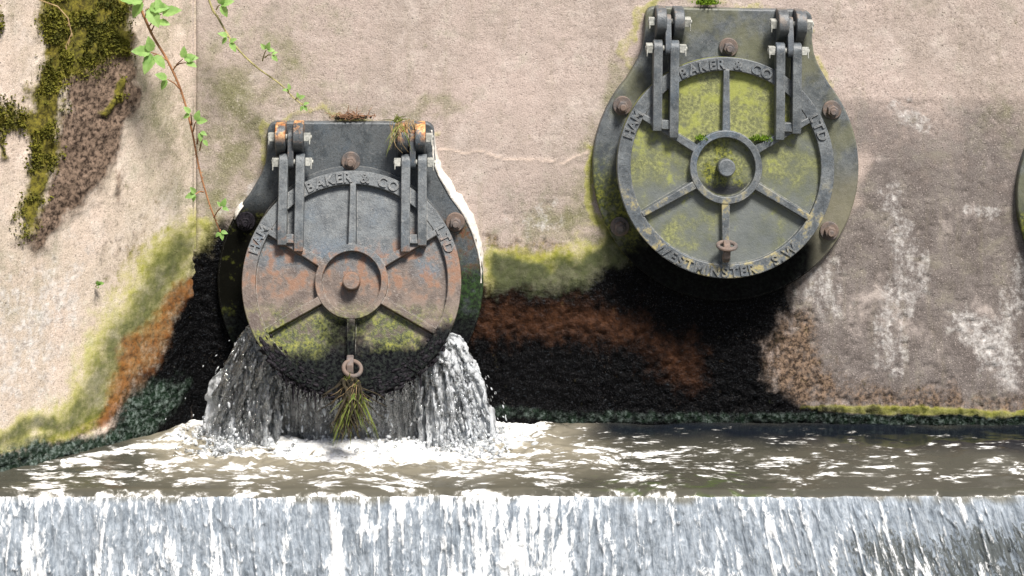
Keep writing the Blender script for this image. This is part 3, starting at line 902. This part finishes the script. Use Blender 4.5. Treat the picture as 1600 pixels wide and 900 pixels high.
xw = np.arange(-3.0, 3.2, .008)
yw = np.concatenate([np.linspace(.02, LIP, 120), LIP - np.array([.012, .022, .030, .036])])
Xw, Yw = np.meshgrid(xw, yw, indexing='ij')
PXw, PYw = px_of(Xw, Yw, np.full_like(Xw, WZ))
z0 = np.zeros_like(Xw)
wq = (fbm(Xw, Yw, z0, 4, 4, .55, 203) - .5)
QX, QY = PXw + wq * 90, PYw + (fbm(Xw, Yw, z0, 4, 4, .55, 207) - .5) * 26
boil = (.45 + .55 * sstep(PXw + wq * 120, 880, 700)) * poly(QX, QY, [(270, 630), (880, 630), (890, 695), (780, 728), (560, 738), (380, 724), (270, 706)], 12)
foamd = (.80 + .35 * poly(QX, QY, [(330, 640), (840, 640), (850, 690), (700, 705), (420, 703)], 12)) * boil
foamd = np.maximum(foamd, .8 * band(PXw, PYw, [(100, 724), (160, 712), (230, 698), (320, 680)], 9))
foamd = np.maximum(foamd, .66 * poly(QX, QY, [(120, 712), (320, 668), (330, 700), (240, 720), (150, 728)], 10))
foamd = np.maximum(foamd, .54 * poly(QX, QY, [(40, 725), (300, 690), (620, 715), (900, 690), (1100, 690), (1100, 770), (40, 775)], 25))
foamd = np.maximum(foamd, .58 * poly(QX, QY, [(560, 715), (900, 680), (1060, 692), (1080, 735), (900, 760), (640, 760)], 20))
foamd = np.maximum(foamd, .50 * poly(QX, QY, [(1040, 690), (1240, 695), (1400, 720), (1420, 745), (1200, 755), (1040, 740)], 20))
foamd = np.maximum(foamd, .36 * poly(QX, QY, [(1200, 678), (1640, 690), (1640, 775), (1200, 770)], 20))
foamd = np.maximum(foamd, .08 + 0 * Xw)
foamd = foamd + .34 * (1 - sstep(np.abs(PYw - 771 + wq * 10), 0, 7)) * sstep(PXw, 1500, 900)
wall_refl = poly(QX, QY, [(820, 655), (1700, 655), (2000, 700), (1640, 715), (1450, 702), (1200, 688), (1000, 684), (880, 676)], 9)  # dark reflection of the wall painted on the back of the pool
milky = .75 * poly(QX, QY, [(240, 660), (900, 660), (960, 720), (700, 740), (240, 735)], 30)
algae = .55 * poly(QX, QY, [(900, 735), (1180, 720), (1250, 775), (1100, 790), (900, 775)], 20) + .45 * band(PXw, PYw, [(1090, 770), (1250, 773)], 6)
hz = (fbm(Xw * .8, Yw, z0, 9, 3, .45, 211) - .5) * .011 + (fbm(Xw, Yw, z0, 3, 2, .5, 213) - .5) * .016
hz += boil * ((fbm(Xw, Yw, z0, 15, 4, .6, 215) - .42) * .065)
hz += .6 * (foamd > .4) * (fbm(Xw, Yw, z0, 26, 3, .6, 217) - .5) * .010
calm = sstep(Yw, LIP, LIP + .12)
hz *= .25 + .75 * calm
Zw = WZ + hz
over = np.clip(LIP - Yw, 0, None)
def lip_wave(x):
    o = np.zeros_like(x)
    return (fbm(x, o, o, 6, 4, .6, 501) - .5) * .05
Yw = Yw + lip_wave(Xw) * sstep(Yw, LIP + .2, LIP)
Zw = Zw - (over / .036) ** 2 * .022
fx = np.stack([Xw * .80 + wq * .14, Yw * 1.0 + (fbm(Xw, Yw, z0, 3, 2, .5, 219) - .5) * .12, z0], -1)
water = np_mesh('water', np.stack([Xw, Yw, Zw], -1).reshape(-1, 3), grid_faces(*Xw.shape, flip=True), m_water,
                dict(foam=foamd, wall_refl=wall_refl, milky=milky, algae=algae), vattrs=dict(flow=fx.reshape(-1, 3)))
tag(water, kind='structure')

M = Mat('falling_water')
flow = M.attr('flow', 'Vector')
dark = M.attr('dark')
ridge = M.attr('ridge')
s1 = M.noise(M.scale(flow, (1, .13, 1)), 16, 6, .66, .35)
s2 = M.noise(M.scale(flow, (1, .20, 1)), 48, 5, .66, .5)
s3 = M.noise(M.scale(flow, (1, .50, 1)), 62, 6, .70, 1.1)
fm = M.add(M.mul(M.math('SUBTRACT', s1, .5), 1.5), M.mul(M.math('SUBTRACT', s2, .5), 1.1), M.mul(M.math('SUBTRACT', s3, .5), 1.5), ridge)
white = M.ss(fm, .16, .50)
body = M.mix(M.ss(M.add(M.mul(s3, .45), M.mul(s2, .55)), .35, .65), (.15, .18, .215), (.42, .465, .52))
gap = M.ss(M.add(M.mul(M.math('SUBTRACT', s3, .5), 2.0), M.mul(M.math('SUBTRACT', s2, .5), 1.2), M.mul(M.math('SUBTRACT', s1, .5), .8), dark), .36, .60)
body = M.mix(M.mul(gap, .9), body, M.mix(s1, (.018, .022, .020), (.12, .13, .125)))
body = M.mix(M.mul(M.attr('lip'), .8), body, (.13, .12, .085))
c = M.mix(white, body, (.82, .835, .85))
hgt = M.add(s1, M.mul(s2, .6), M.mul(s3, .34))
M.set(Base_Color=c, Roughness=M.lerp(white, .12, .35), IOR=1.33, Normal=M.bump(hgt, .7, .018), Specular_IOR_Level=.5)
m_fall = M.m
ss2 = np.concatenate([np.arange(0, .42, .005), np.linspace(.425, 1.2, 30)])
xf = np.arange(-3.2, 3.2, .005)
Xf, Sf = np.meshgrid(xf, ss2, indexing='ij')
z0 = np.zeros_like(Xf)
PXf, PYf = px_of(Xf, np.full_like(Xf, LIP), WZ - Sf)
slant = .02 + .22 * sstep(PXf, 900, 1300) - .10 * sstep(PXf, 500, 200) * 0 + .16 * (fbm(Xf, z0, z0, 1.1, 2, .5, 301) - .5)
U = Xf.copy()
Xf = U + slant * Sf * (1 + .3 * Sf)
meand = (fbm(U, Sf * .5, z0, 7, 3, .5, 303) - .5) * .05 * sstep(Sf, 0, .2)
U2 = U
Xf = Xf - meand * .6
rd = np.abs(fbm(U2, Sf * .10, z0, 17, 3, .5, 305) - .5) * 2
rid = (1 - sstep(rd, 0, .16)) * (.35 + .65 * fbm(U2, Sf * .6, z0, 9, 3, .5, 307))
rid2 = 1 - sstep(np.abs(fbm(U2, Sf * .16, z0, 37, 2, .5, 309) - .5) * 2, 0, .16)
lump = fbm(U2, Sf * .35, z0, 24, 4, .6, 311) - .5
grow = sstep(Sf, 0, .05)
Yf = LIP + lip_wave(Xf) - .036 - .06 * np.sqrt(np.clip(Sf, 0, None)) * .9 - grow * (rid * .009 + rid2 * .005 + lump * .024) - (1 - grow) * lump * .01
Zf = WZ - .020 - Sf + lump * .008 * (1 - grow)
heavy = sstep(PXf, 1350, 800) * .10 + .22 * (fbm(U2, Sf * .2, z0, 2.2, 3, .5, 313) - .5) * 2
ridge_a = rid * .62 + rid2 * .25 + heavy * .9 - .08 + .22 * (1 - sstep(Sf, 0, .06)) * sstep(PXf, 1300, 900)
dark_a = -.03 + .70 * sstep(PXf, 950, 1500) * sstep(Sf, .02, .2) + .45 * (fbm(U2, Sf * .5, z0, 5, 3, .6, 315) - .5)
lip_a = (1 - sstep(Sf + .05 * (fbm(U2, Sf * .5, z0, 14, 3, .6, 317) - .5), .0, .032)) * sstep(fbm(U2, Sf * 0, z0, 5, 3, .6, 319), .40, .58)
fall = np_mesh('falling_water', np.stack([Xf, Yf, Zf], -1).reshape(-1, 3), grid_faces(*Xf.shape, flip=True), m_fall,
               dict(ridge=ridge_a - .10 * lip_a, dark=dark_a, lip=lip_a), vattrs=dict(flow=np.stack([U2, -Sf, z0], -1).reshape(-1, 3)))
tag(fall, kind='structure')

# river below the weir, out to the horizon
m_river = simple_material('river_water', (.05, .05, .035), (.10, .09, .065), .08, 3, .3, .03)
mb = MB(); mb.add([(-120, -240, -1.70), (120, -240, -1.70), (120, .5, -1.70), (-120, .5, -1.70)], [(0, 1, 2, 3)])
tag(mb.build('river', m_river, smooth=False), kind='structure')

# ------------------------------------------------------------------ the water bursting out under the open flap
M = Mat('splashing_water')
p = M.obj()
n1 = M.noise(M.scale(p, (1, 1, .45)), 34, 5, .68, .8); n2 = M.noise(M.scale(p, (1, 1, .5)), 115, 4, .62)
fo = M.ss(M.add(M.mul(M.math('SUBTRACT', n1, .5), 1.6), M.mul(M.math('SUBTRACT', n2, .5), 1.9), M.attr('froth')), .02, .42)
tb = M.nt.nodes.new('ShaderNodeBsdfTransparent'); tb.inputs[0].default_value = (.965, .98, .985, 1)
gs = M.nt.nodes.new('ShaderNodeBsdfGlossy'); gs.inputs['Roughness'].default_value = .06
nb = M.bump(M.add(n2, M.mul(n1, .7)), .8, .012)
M.put(nb, gs.inputs['Normal'])
lw = M.nt.nodes.new('ShaderNodeFresnel'); lw.inputs[0].default_value = 1.33; M.put(nb, lw.inputs['Normal'])
cl = M.nt.nodes.new('ShaderNodeMixShader')
M.put(M.math('ADD', M.mul(lw.outputs[0], 1.3), .10, True), cl.inputs[0])
M.nt.links.new(tb.outputs[0], cl.inputs[1]); M.nt.links.new(gs.outputs[0], cl.inputs[2])
tl = M.nt.nodes.new('ShaderNodeBsdfTranslucent'); tl.inputs[0].default_value = (.86, .89, .92, 1)
M.set(Base_Color=(.88, .90, .92), Roughness=.25, Normal=nb, IOR=1.33)
wh = M.nt.nodes.new('ShaderNodeMixShader'); wh.inputs[0].default_value = .55
M.nt.links.new(M.b.outputs[0], wh.inputs[1]); M.nt.links.new(tl.outputs[0], wh.inputs[2])
mx = M.nt.nodes.new('ShaderNodeMixShader')
M.put(fo, mx.inputs[0])
M.nt.links.new(cl.outputs[0], mx.inputs[1]); M.nt.links.new(wh.outputs[0], mx.inputs[2]); M.nt.links.new(mx.outputs[0], M.out.inputs[0])
m_splash = M.m

fl_world = Matrix.Translation(GL) @ Matrix.Translation((.012, -.265, .060)) @ Matrix.Rotation(R(21), 4, 'X').inverted()
ib = bmesh.new(); bmesh.ops.create_icosphere(ib, subdivisions=1, radius=1)
IV = np.array([v.co[:] for v in ib.verts]); IF = np.array([[v.index for v in f.verts] for f in ib.faces]); ib.free()
def blobs(items):
    Vs, Fs = [], []
    for k, (c, v, r, st) in enumerate(items):
        v = np.array(v, float); v /= np.linalg.norm(v) + 1e-9
        a = np.cross(v, (0.31, .9, .2)); a /= np.linalg.norm(a); b = np.cross(v, a)
        B = np.stack([a, b, v * st])
        Vs.append(IV * r @ B + c); Fs.append(IF + k * len(IV))
    return np.concatenate(Vs), np.concatenate(Fs)
items = []
def stream(a_deg, n, side, vx, vy, r0, r1, spread, tmax=.36, vz0=0.0):
    a = R(a_deg)
    start = np.array((fl_world @ Vector((.425 * math.cos(a), .075 + random.uniform(0, .05), .425 * math.sin(a))))[:])
    v0 = np.array([side * vx + random.gauss(0, spread), vy + random.gauss(0, spread * .6), vz0 + random.gauss(-.35, spread)])
    t_land = 0
    for i in range(n):
        t = tmax * (i + random.random()) / n
        pos = start + v0 * t + np.array([0, 0, -4.9]) * t * t + np.random.default_rng(random.randint(0, 9**8)).normal(size=3) * (.004 + .05 * t * spread / .2)
        if pos[2] < WZ - .02 or pos[1] > -.02: continue
        vel = v0 + np.array([0, 0, -9.8 * t])
        items.append((pos, vel + np.random.default_rng(random.randint(0, 9**8)).normal(size=3) * .5, r0 + (r1 - r0) * random.random() ** 1.6, random.uniform(1.0, 4.5)))
for k in range(260):
    stream(random.triangular(203, 226, 208), 20, -1, random.triangular(-.05, .80, .22), random.uniform(.05, .40), .0016, .0058, .09)
for k in range(260):
    stream(random.triangular(314, 332, 328), 20, 1, random.triangular(-.05, 1.0, .25), random.uniform(.05, .40), .0016, .0058, .11)
for k in range(60):
    stream(random.uniform(222, 318), 12, random.choice((-1, 1)), random.uniform(0, .15), random.uniform(.25, .75), .002, .006, .07, .30)
for k in range(60):                                   # flung drops
    sgn = random.choice((-1, 1, 1))
    stream(random.uniform(204, 214) if sgn < 0 else random.uniform(320, 331), 8, sgn, random.uniform(.25, 1.15), random.uniform(-.1, .35), .0016, .0048, .17, .36, .12)
for k in range(1000):                                  # splash crown where the water lands
    px_ = random.gauss(0, 1)
    x = random.choice((random.gauss(at(350, 0).x, .07), random.gauss(at(740, 0).x, .08), random.uniform(at(320, 0).x, at(800, 0).x)))
    y = random.uniform(-.42, -.06)
    items.append((np.array([x, y, WZ + abs(random.gauss(0, .022))]), np.array([random.gauss(0, 1), random.gauss(0, 1), random.gauss(0, .6)]), random.uniform(.002, .008), random.uniform(1, 3)))
BV, BF = blobs(items)
spl = np_mesh('gushing_water', BV, BF, m_splash, dict(froth=np.repeat(rng.uniform(-.15, .85, len(items)), len(IV))))
tag(spl, 'clear water bursting out under the rusty flap and falling in ragged jets', 'water', kind='stuff')

# thin sheet of water inside the burst
na, nt = 260, 90
ang = np.linspace(206, 327, na); tt = np.linspace(0, .335, nt)
Aa, Tt = np.meshgrid(np.radians(ang), tt, indexing='ij')
st_l = np.stack([.418 * np.cos(Aa), .10 + 0 * Aa, .418 * np.sin(Aa)], -1)
mw = np.array(fl_world)
st_w = st_l @ mw[:3, :3].T + mw[:3, 3]
sidev = np.cos(Aa) * .32
nzv = fbm(Aa * 9, Tt * 2.2, 0 * Aa, 3.2, 4, .6, 401) - .5
xx = st_w[..., 0] + sidev * Tt + nzv * .02
yy = np.minimum(st_w[..., 1] + (.62 - .2 * np.abs(np.cos(Aa))) * Tt + nzv * .07 * sstep(Tt, 0, .1), -.03)
zz = np.maximum(st_w[..., 2] - .35 * Tt - 4.9 * Tt * Tt, WZ - .03)
fro = -.40 + .50 * sstep(zz, WZ + .14, WZ) + .40 * sstep(np.abs(np.cos(Aa)), .6, .85) + nzv * .5
sheet = np_mesh('water_sheet', np.stack([xx, yy, zz], -1).reshape(-1, 3), grid_faces(na, nt), m_splash, dict(froth=fro), parent=spl)
so = sheet.modifiers.new('solid', 'SOLIDIFY'); so.thickness = .008

def jet(a0, a1, side, k, seed, fr):
    na, nt = 120, 100
    Aa, Tt = np.meshgrid(np.radians(np.linspace(a0, a1, na)), np.linspace(0, .345, nt), indexing='ij')
    st_l = np.stack([.43 * np.cos(Aa), .05 + .02 * k + 0 * Aa, .43 * np.sin(Aa)], -1)
    w_ = st_l @ mw[:3, :3].T + mw[:3, 3]
    e = np.abs(Aa - np.radians(a0)) / abs(math.radians(a1 - a0))
    lat = side * (.78 - .62 * e) * (1 - .20 * k)
    q = fbm(Aa * 14, Tt * 3.0, 0 * Aa, 3.0, 4, .62, seed) - .5
    q2 = fbm(Aa * 14, Tt * 5.0, 0 * Aa + 5, 4.0, 5, .66, seed + 9) - .5
    g_ = sstep(Tt, 0, .10)
    x_ = w_[..., 0] + lat * Tt * (1 + .7 * q) + q2 * .07 * g_
    y_ = np.minimum(w_[..., 1] + .28 * Tt + q * .16 * g_ + q2 * .05 * g_, -.02)
    z_ = np.maximum(w_[..., 2] - .30 * Tt - 4.9 * Tt * Tt + q2 * .06 * g_, WZ - .03)
    f_ = fr + q * 1.3 + q2 * 1.9 + .25 * sstep(z_, WZ + .2, WZ)
    o = np_mesh('water_sheet', np.stack([x_, y_, z_], -1).reshape(-1, 3), grid_faces(na, nt), m_splash, dict(froth=f_), parent=spl)
    so = o.modifiers.new('solid', 'SOLIDIFY'); so.thickness = .006
for k in range(4):
    jet(202, 222 + 2 * k, -1, k, 430 + 20 * k, .16)
    jet(333, 313 - 2 * k, 1, k, 530 + 20 * k, .48)

# ------------------------------------------------------------------ plants
m_leaf = simple_material('bramble_leaf', (.20, .36, .09), (.34, .52, .17), .5, 30, .3, .003, trans=.45)
m_leaf_young = simple_material('young_leaf', (.17, .34, .07), (.27, .44, .12), .5, 30, .3, .003, trans=.45)
m_stem_red = simple_material('bramble_stem', (.20, .085, .035), (.34, .17, .08), .6, 30, .4, .002)
m_stem_green = simple_material('pale_stem', (.22, .20, .08), (.36, .32, .14), .6, 30, .4, .002)
m_grass = simple_material('grass_blade', (.10, .15, .02), (.27, .30, .07), .6, 20, .2, .002, trans=.4)
m_straw = simple_material('dry_straw', (.26, .17, .08), (.46, .34, .18), .8, 30, .3, .002, trans=.2)
m_root = simple_material('dark_roots', (.012, .010, .005), (.045, .034, .016), .9, 40, .5, .003)

def leaflet(mb, base, direc, nrm, L, Wd, droop=.25):
    """serrated leaflet folded along its midrib"""
    direc = direc.normalized(); side = direc.cross(nrm).normalized(); nrm = side.cross(direc)
    n = 9
    mid, lf, rt = [], [], []
    for i in range(n + 1):
        t = i / n
        w = Wd * .5 * (math.sin(math.pi * t ** .75) ** .85 if 0 < t < 1 else 0) * (1 + (.10 if i % 2 else -.08))
        c = base + direc * (L * t) - nrm * (L * droop * t * t)
        fold = nrm * (w * .35)
        mid.append(c); lf.append(c + side * w + fold - direc * (L * .02 * (i % 2))); rt.append(c - side * w + fold - direc * (L * .02 * (i % 2)))
    o = len(mb.v)
    mb.v += [tuple(v) for v in mid + lf + rt]
    k = n + 1
    for i in range(n):
        mb.f.append((o + i, o + i + 1, o + k + i + 1, o + k + i))
        mb.f.append((o + i, o + 2 * k + i, o + 2 * k + i + 1, o + i + 1))

def bramble(path, plane, clusters, stem_mat, label, r0, r1):
    pts = [at(x, y, plane) for x, y in path]
    # smooth the path
    dense = []
    for i in range(len(pts) - 1):
        p0, p1, p2, p3 = pts[max(0, i - 1)], pts[i], pts[i + 1], pts[min(len(pts) - 1, i + 2)]
        for k in range(8):
            t = k / 8
            dense.append(.5 * ((2 * p1) + (p2 - p0) * t + (2 * p0 - 5 * p1 + 4 * p2 - p3) * t * t + (3 * p1 - p0 - 3 * p2 + p3) * t ** 3))
    dense.append(pts[-1])
    n = len(dense)
    root = empty('bramble', dense[0])
    inv = -dense[0]
    mb = MB()
    mb.tube([p + inv for p in dense], [r0 + (r1 - r0) * i / n for i in range(n)], 8)
    for i in range(3, n - 1):                                  # prickles
        if random.random() < .7:
            p = dense[i] + inv; a = random.uniform(0, 6.28)
            o = Vector((math.cos(a), math.sin(a) * .8, -.3)) * (r0 * 1.9)
            mb.tube([p, p + o], [r0 * .45, .0003], 5)
    fol = MB()
    for (bx, by, lx, ly, ln, cnt, ang) in clusters:
        b = at(bx, by, plane) + inv; tip = at(lx, ly, plane - .05) + inv
        mb.tube([b, b.lerp(tip, .5) + Vector((0, 0, .006)), tip], [.0032, .0026, .002], 6)
        d0 = (tip - b); d0.y = 0
        d0 = Vector((math.cos(R(ang)), 0, math.sin(R(ang))))
        for k in range(cnt):
            off = (0, 68, -66, 35, -40)[k] + random.uniform(-10, 10)
            d = Matrix.Rotation(R(-off), 3, 'Y') @ d0
            d.y = random.uniform(-.45, -.05)
            nr = Vector((random.uniform(-.3, .4), -.75, random.uniform(.35, .8)))
            L = .86 * ln / 371 * (1.0 if k == 0 else .82) * random.uniform(.9, 1.1)
            leaflet(fol, tip + d.normalized() * .004, d, nr, L, L * .62, random.uniform(.1, .35))
    mb.build('stem', stem_mat, root)
    fol.build('foliage', m_leaf, root, recalc=False)
    tag(root, label, 'bramble', 'bramble shoots hanging down the wall')
    return root
bramble([(190, -480), (196, -200), (206, -40), (232, 42), (262, 95), (284, 145), (300, 205), (311, 262), (327, 318), (344, 362)], -.30,
        [(222, 10, 224, 2, 44, 3, 165), (226, 30, 232, 12, 40, 2, -60), (232, 42, 252, 22, 38, 2, 25), (236, 50, 246, 34, 22, 1, -10),
         (262, 95, 236, 82, 34, 3, 172), (262, 95, 240, 86, 36, 2, 250), (270, 110, 286, 92, 26, 2, 10), (272, 105, 290, 98, 22, 2, -18), (282, 140, 262, 124, 24, 2, 160),
         (300, 195, 298, 178, 18, 2, 140), (302, 205, 306, 190, 22, 2, 5), (308, 225, 312, 206, 15, 2, -75), (312, 235, 316, 218, 14, 1, -50),
         (318, 300, 306, 303, 17, 3, 185), (334, 340, 346, 324, 15, 3, 60), (344, 360, 344, 362, 14, 3, -70)],
        m_stem_red, 'long reddish bramble stem with green leaves hanging in the wall corner', 0.0068, .003)
bramble([(250, -480), (290, -150), (325, -6), (342, 30), (368, 72), (400, 104), (436, 130), (458, 152), (473, 164)], -.16,
        [(338, 15, 344, 8, 26, 3, 10), (352, 50, 356, 58, 17, 2, 150), (360, 60, 358, 66, 18, 2, -50), (410, 95, 416, 78, 16, 3, 60), (414, 90, 424, 86, 14, 2, -40),
         (450, 145, 452, 142, 13, 2, 100), (462, 155, 466, 154, 12, 2, 30), (473, 164, 473, 164, 13, 3, -40)],
        m_stem_green, 'thin yellow-green bramble shoot reaching towards the lower valve', .0058, .0022)

def blades(mb, base, n, L, wd, fan, out=(0, -1, 0), lean=None, up=1.0):
    for k in range(n):
        a = random.gauss(0, fan)
        d = Vector((math.sin(a), -abs(random.gauss(.15, .25)), up * math.cos(a)))
        if lean: d += Vector(lean)
        d.normalize()
        l = L * random.uniform(.45, 1.15); w = wd * random.uniform(.6, 1.3)
        side = d.cross(Vector((random.gauss(0, .3), -1, random.gauss(0, .3)))).normalized()
        b = base + Vector((random.gauss(0, .012), random.gauss(0, .01), random.gauss(0, .004)))
        g = random.uniform(.2, 1.3)
        o = len(mb.v); m = 6
        for i in range(m + 1):
            t = i / m
            c = b + d * (l * t) + Vector((d.x * .3, -.1, -1)) * (g * l * t * t * .6)
            ww = w * (1 - t) ** .6 * .5
            mb.v += [tuple(c - side * ww), tuple(c + side * ww)]
        for i in range(m):
            mb.f.append((o + 2 * i, o + 2 * i + 1, o + 2 * i + 3, o + 2 * i + 2))
def strands(mb, base, n, L, r, spread, down=True):
    for k in range(n):
        p = base + Vector((random.gauss(0, spread), random.gauss(0, spread * .5), random.gauss(0, .006)))
        pts = [p]
        d = Vector((random.gauss(0, .35), random.gauss(-.1, .25), -1 if down else random.gauss(0, .5))).normalized()
        m = 7; l = L * random.uniform(.4, 1.1)
        for i in range(m):
            d = (d + Vector((random.gauss(0, .22), random.gauss(0, .12), random.gauss(0, .12)))).normalized()
            p = p + d * (l / m); pts.append(p)
        mb.tube(pts, [r * (1 - .7 * i / m) for i in range(m + 1)], 5)

# weed dangling from the lip of the open flap
wb = at(552, 592, -.50)
weed = empty('hanging_weed', wb)
mb = MB(); strands(mb, Vector((-.012, -.005, 0)), 70, .22, .0042, .012)
strands(mb, Vector((-.034, -.005, -.11)), 60, .12, .0042, .011)
mb.build('roots', m_root, weed)
mb = MB(); blades(mb, Vector((0, -.012, -.02)), 9, .07, .007, .5, lean=(.1, 0, .0))
blades(mb, Vector((.004, -.012, -.06)), 22, .075, .0065, .9, lean=(0, 0, -1.0))
blades(mb, Vector((.008, -.010, -.05)), 34, .15, .006, .8, lean=(.05, 0, -1.7))
blades(mb, Vector((-.005, -.014, -.11)), 24, .075, .0055, 1.0, lean=(.05, 0, -1.2))
mb.build('blades', m_grass, weed, recalc=False)
mb = MB(); strands(mb, Vector((0, -.012, 0)), 12, .12, .0012, .010); mb.build('dry_stalks', m_straw, weed)
tag(weed, 'tuft of yellow-green weed and dark roots dangling from the rusty flap', 'weed')

gb = at(622, 190, -.13)
tuft = empty('grass_tuft', gb)
mb = MB(); blades(mb, Vector((0, 0, 0)), 20, .070, .0045, .7)
blades(mb, Vector((0, -.02, -.01)), 10, .09, .004, .9, lean=(-.2, -.2, -1.5))
mb.build('blades', m_grass, tuft, recalc=False)
mb = MB(); strands(mb, Vector((.035, 0, .0)), 40, .07, .0014, .022); strands(mb, Vector((-.005, -.02, -.005)), 26, .13, .0012, .012)
mb.build('dry_stalks', m_straw, tuft)
tag(tuft, 'small grass tuft growing on the right hinge of the rusty valve', 'grass')

rb = at(548, 185, -.03)
clump = empty('root_clump', rb)
mb = MB(); 
for k in range(110):
    b = Vector((random.gauss(0, .038), random.gauss(0, .012), random.uniform(0, .012)))
    d = Vector((random.gauss(0, 1), random.gauss(0, .4), random.gauss(0, .35))).normalized()
    e = b + d * random.uniform(.015, .05); e.z = max(e.z, -.004)
    mb.tube([b, b.lerp(e, .5) + Vector((0, 0, random.uniform(0, .008))), e], [.0016, .0015, .0008], 5)
mb.build('roots', simple_material('brown_roots', (.10, .05, .028), (.27, .15, .085), .9, 40, .4, .002), clump)
mb = MB()
for k in range(60):
    c = Vector((random.gauss(0, .035), random.gauss(0, .01), random.uniform(0, .008)))
    mb.add([c + Vector(v) * random.uniform(.003, .008) for v in IV], IF.tolist())
mb.build('dirt', m_root, clump)
tag(clump, 'clump of dry brown roots on the top edge of the rusty valve', 'roots')

def cushion(name, px, py, y, w, h, n, mat, label, parent=None):
    b = at(px, py, y)
    mb = MB()
    P = np.stack([rng.normal(0, w, n), rng.normal(0, .012, n), np.abs(rng.normal(0, h, n))], -1)
    o = tufts(name, P, np.tile(np.array([0, -.6, .8]), (n, 1)), .007, mat)
    o.location = b
    tag(o, label, 'moss', 'moss cushions on the higher valve', 'stuff')
    return o
cushion('moss_cushion', 1104, 7, -.03, .022, .010, 700, m_moss_bright, 'bright green moss cushion on the top edge of the lichen-dotted valve')
cushion('moss_cushion', 1097, 218, -.145, .012, .005, 350, m_moss_bright, 'moss on the upper left spoke beside the hub of the lichen-dotted flap')
cushion('moss_cushion', 1192, 219, -.145, .022, .006, 500, m_moss_bright, 'moss on the upper right spoke beside the hub of the lichen-dotted flap')

def wall_sprout(px, py, label):
    # find the wing wall under that pixel
    ray = at(px, py, 0) - Vector((CX, -D, CZ)); o = Vector((CX, -D, CZ))
    t = (c0 - o).dot(LNRM) / ray.dot(LNRM)
    b = o + ray * t + LNRM * .004
    r = empty('wall_sprout', b)
    mb = MB(); fol = MB()
    for k in range(6):
        d = (LNRM + Vector((random.uniform(-.5, .5), 0, random.uniform(-.2, .9)))).normalized()
        tip = d * random.uniform(.012, .028)
        mb.tube([Vector((0, 0, 0)), tip], [.0016, .001], 5)
        leaflet(fol, tip, d + Vector((random.uniform(-.6, .6), 0, random.uniform(-.3, .5))), Vector((0, -.7, .7)), .024, .017, .2)
    mb.build('stem', m_stem_green, r); fol.build('foliage', m_leaf_young, r, recalc=False)
    tag(r, label, 'plant')
wall_sprout(148, 448, 'tiny green sprout growing out of the bare pale left wall')

# dry stalk bowing over the moss at the upper left
mb = MB()
pts = [at(x, y, -.75) for x, y in ((58, -260), (52, -80), (62, 0), (90, 10), (106, 28), (112, 52), (102, 74))]
root = empty('dry_stalk', pts[0])
mb.tube([p - pts[0] for p in pts], [.003, .003, .003, .0026, .0024, .0022, .001], 6)
mb.build('stalk', m_straw, root)
mb = MB()
for k in range(16):
    t = random.uniform(0, 1); i = min(int(t * 2), 1); b = (pts[4 + i].lerp(pts[5 + i], t * 2 - i)) - pts[0]
    mb.tube([b, b + Vector((random.uniform(-.006, .006), -.003, -.014))], [.0028, .0006], 5)
mb.build('seed_head', m_straw, root)
tag(root, 'dry bent grass stalk hanging over the moss at the upper left', 'grass stalk')
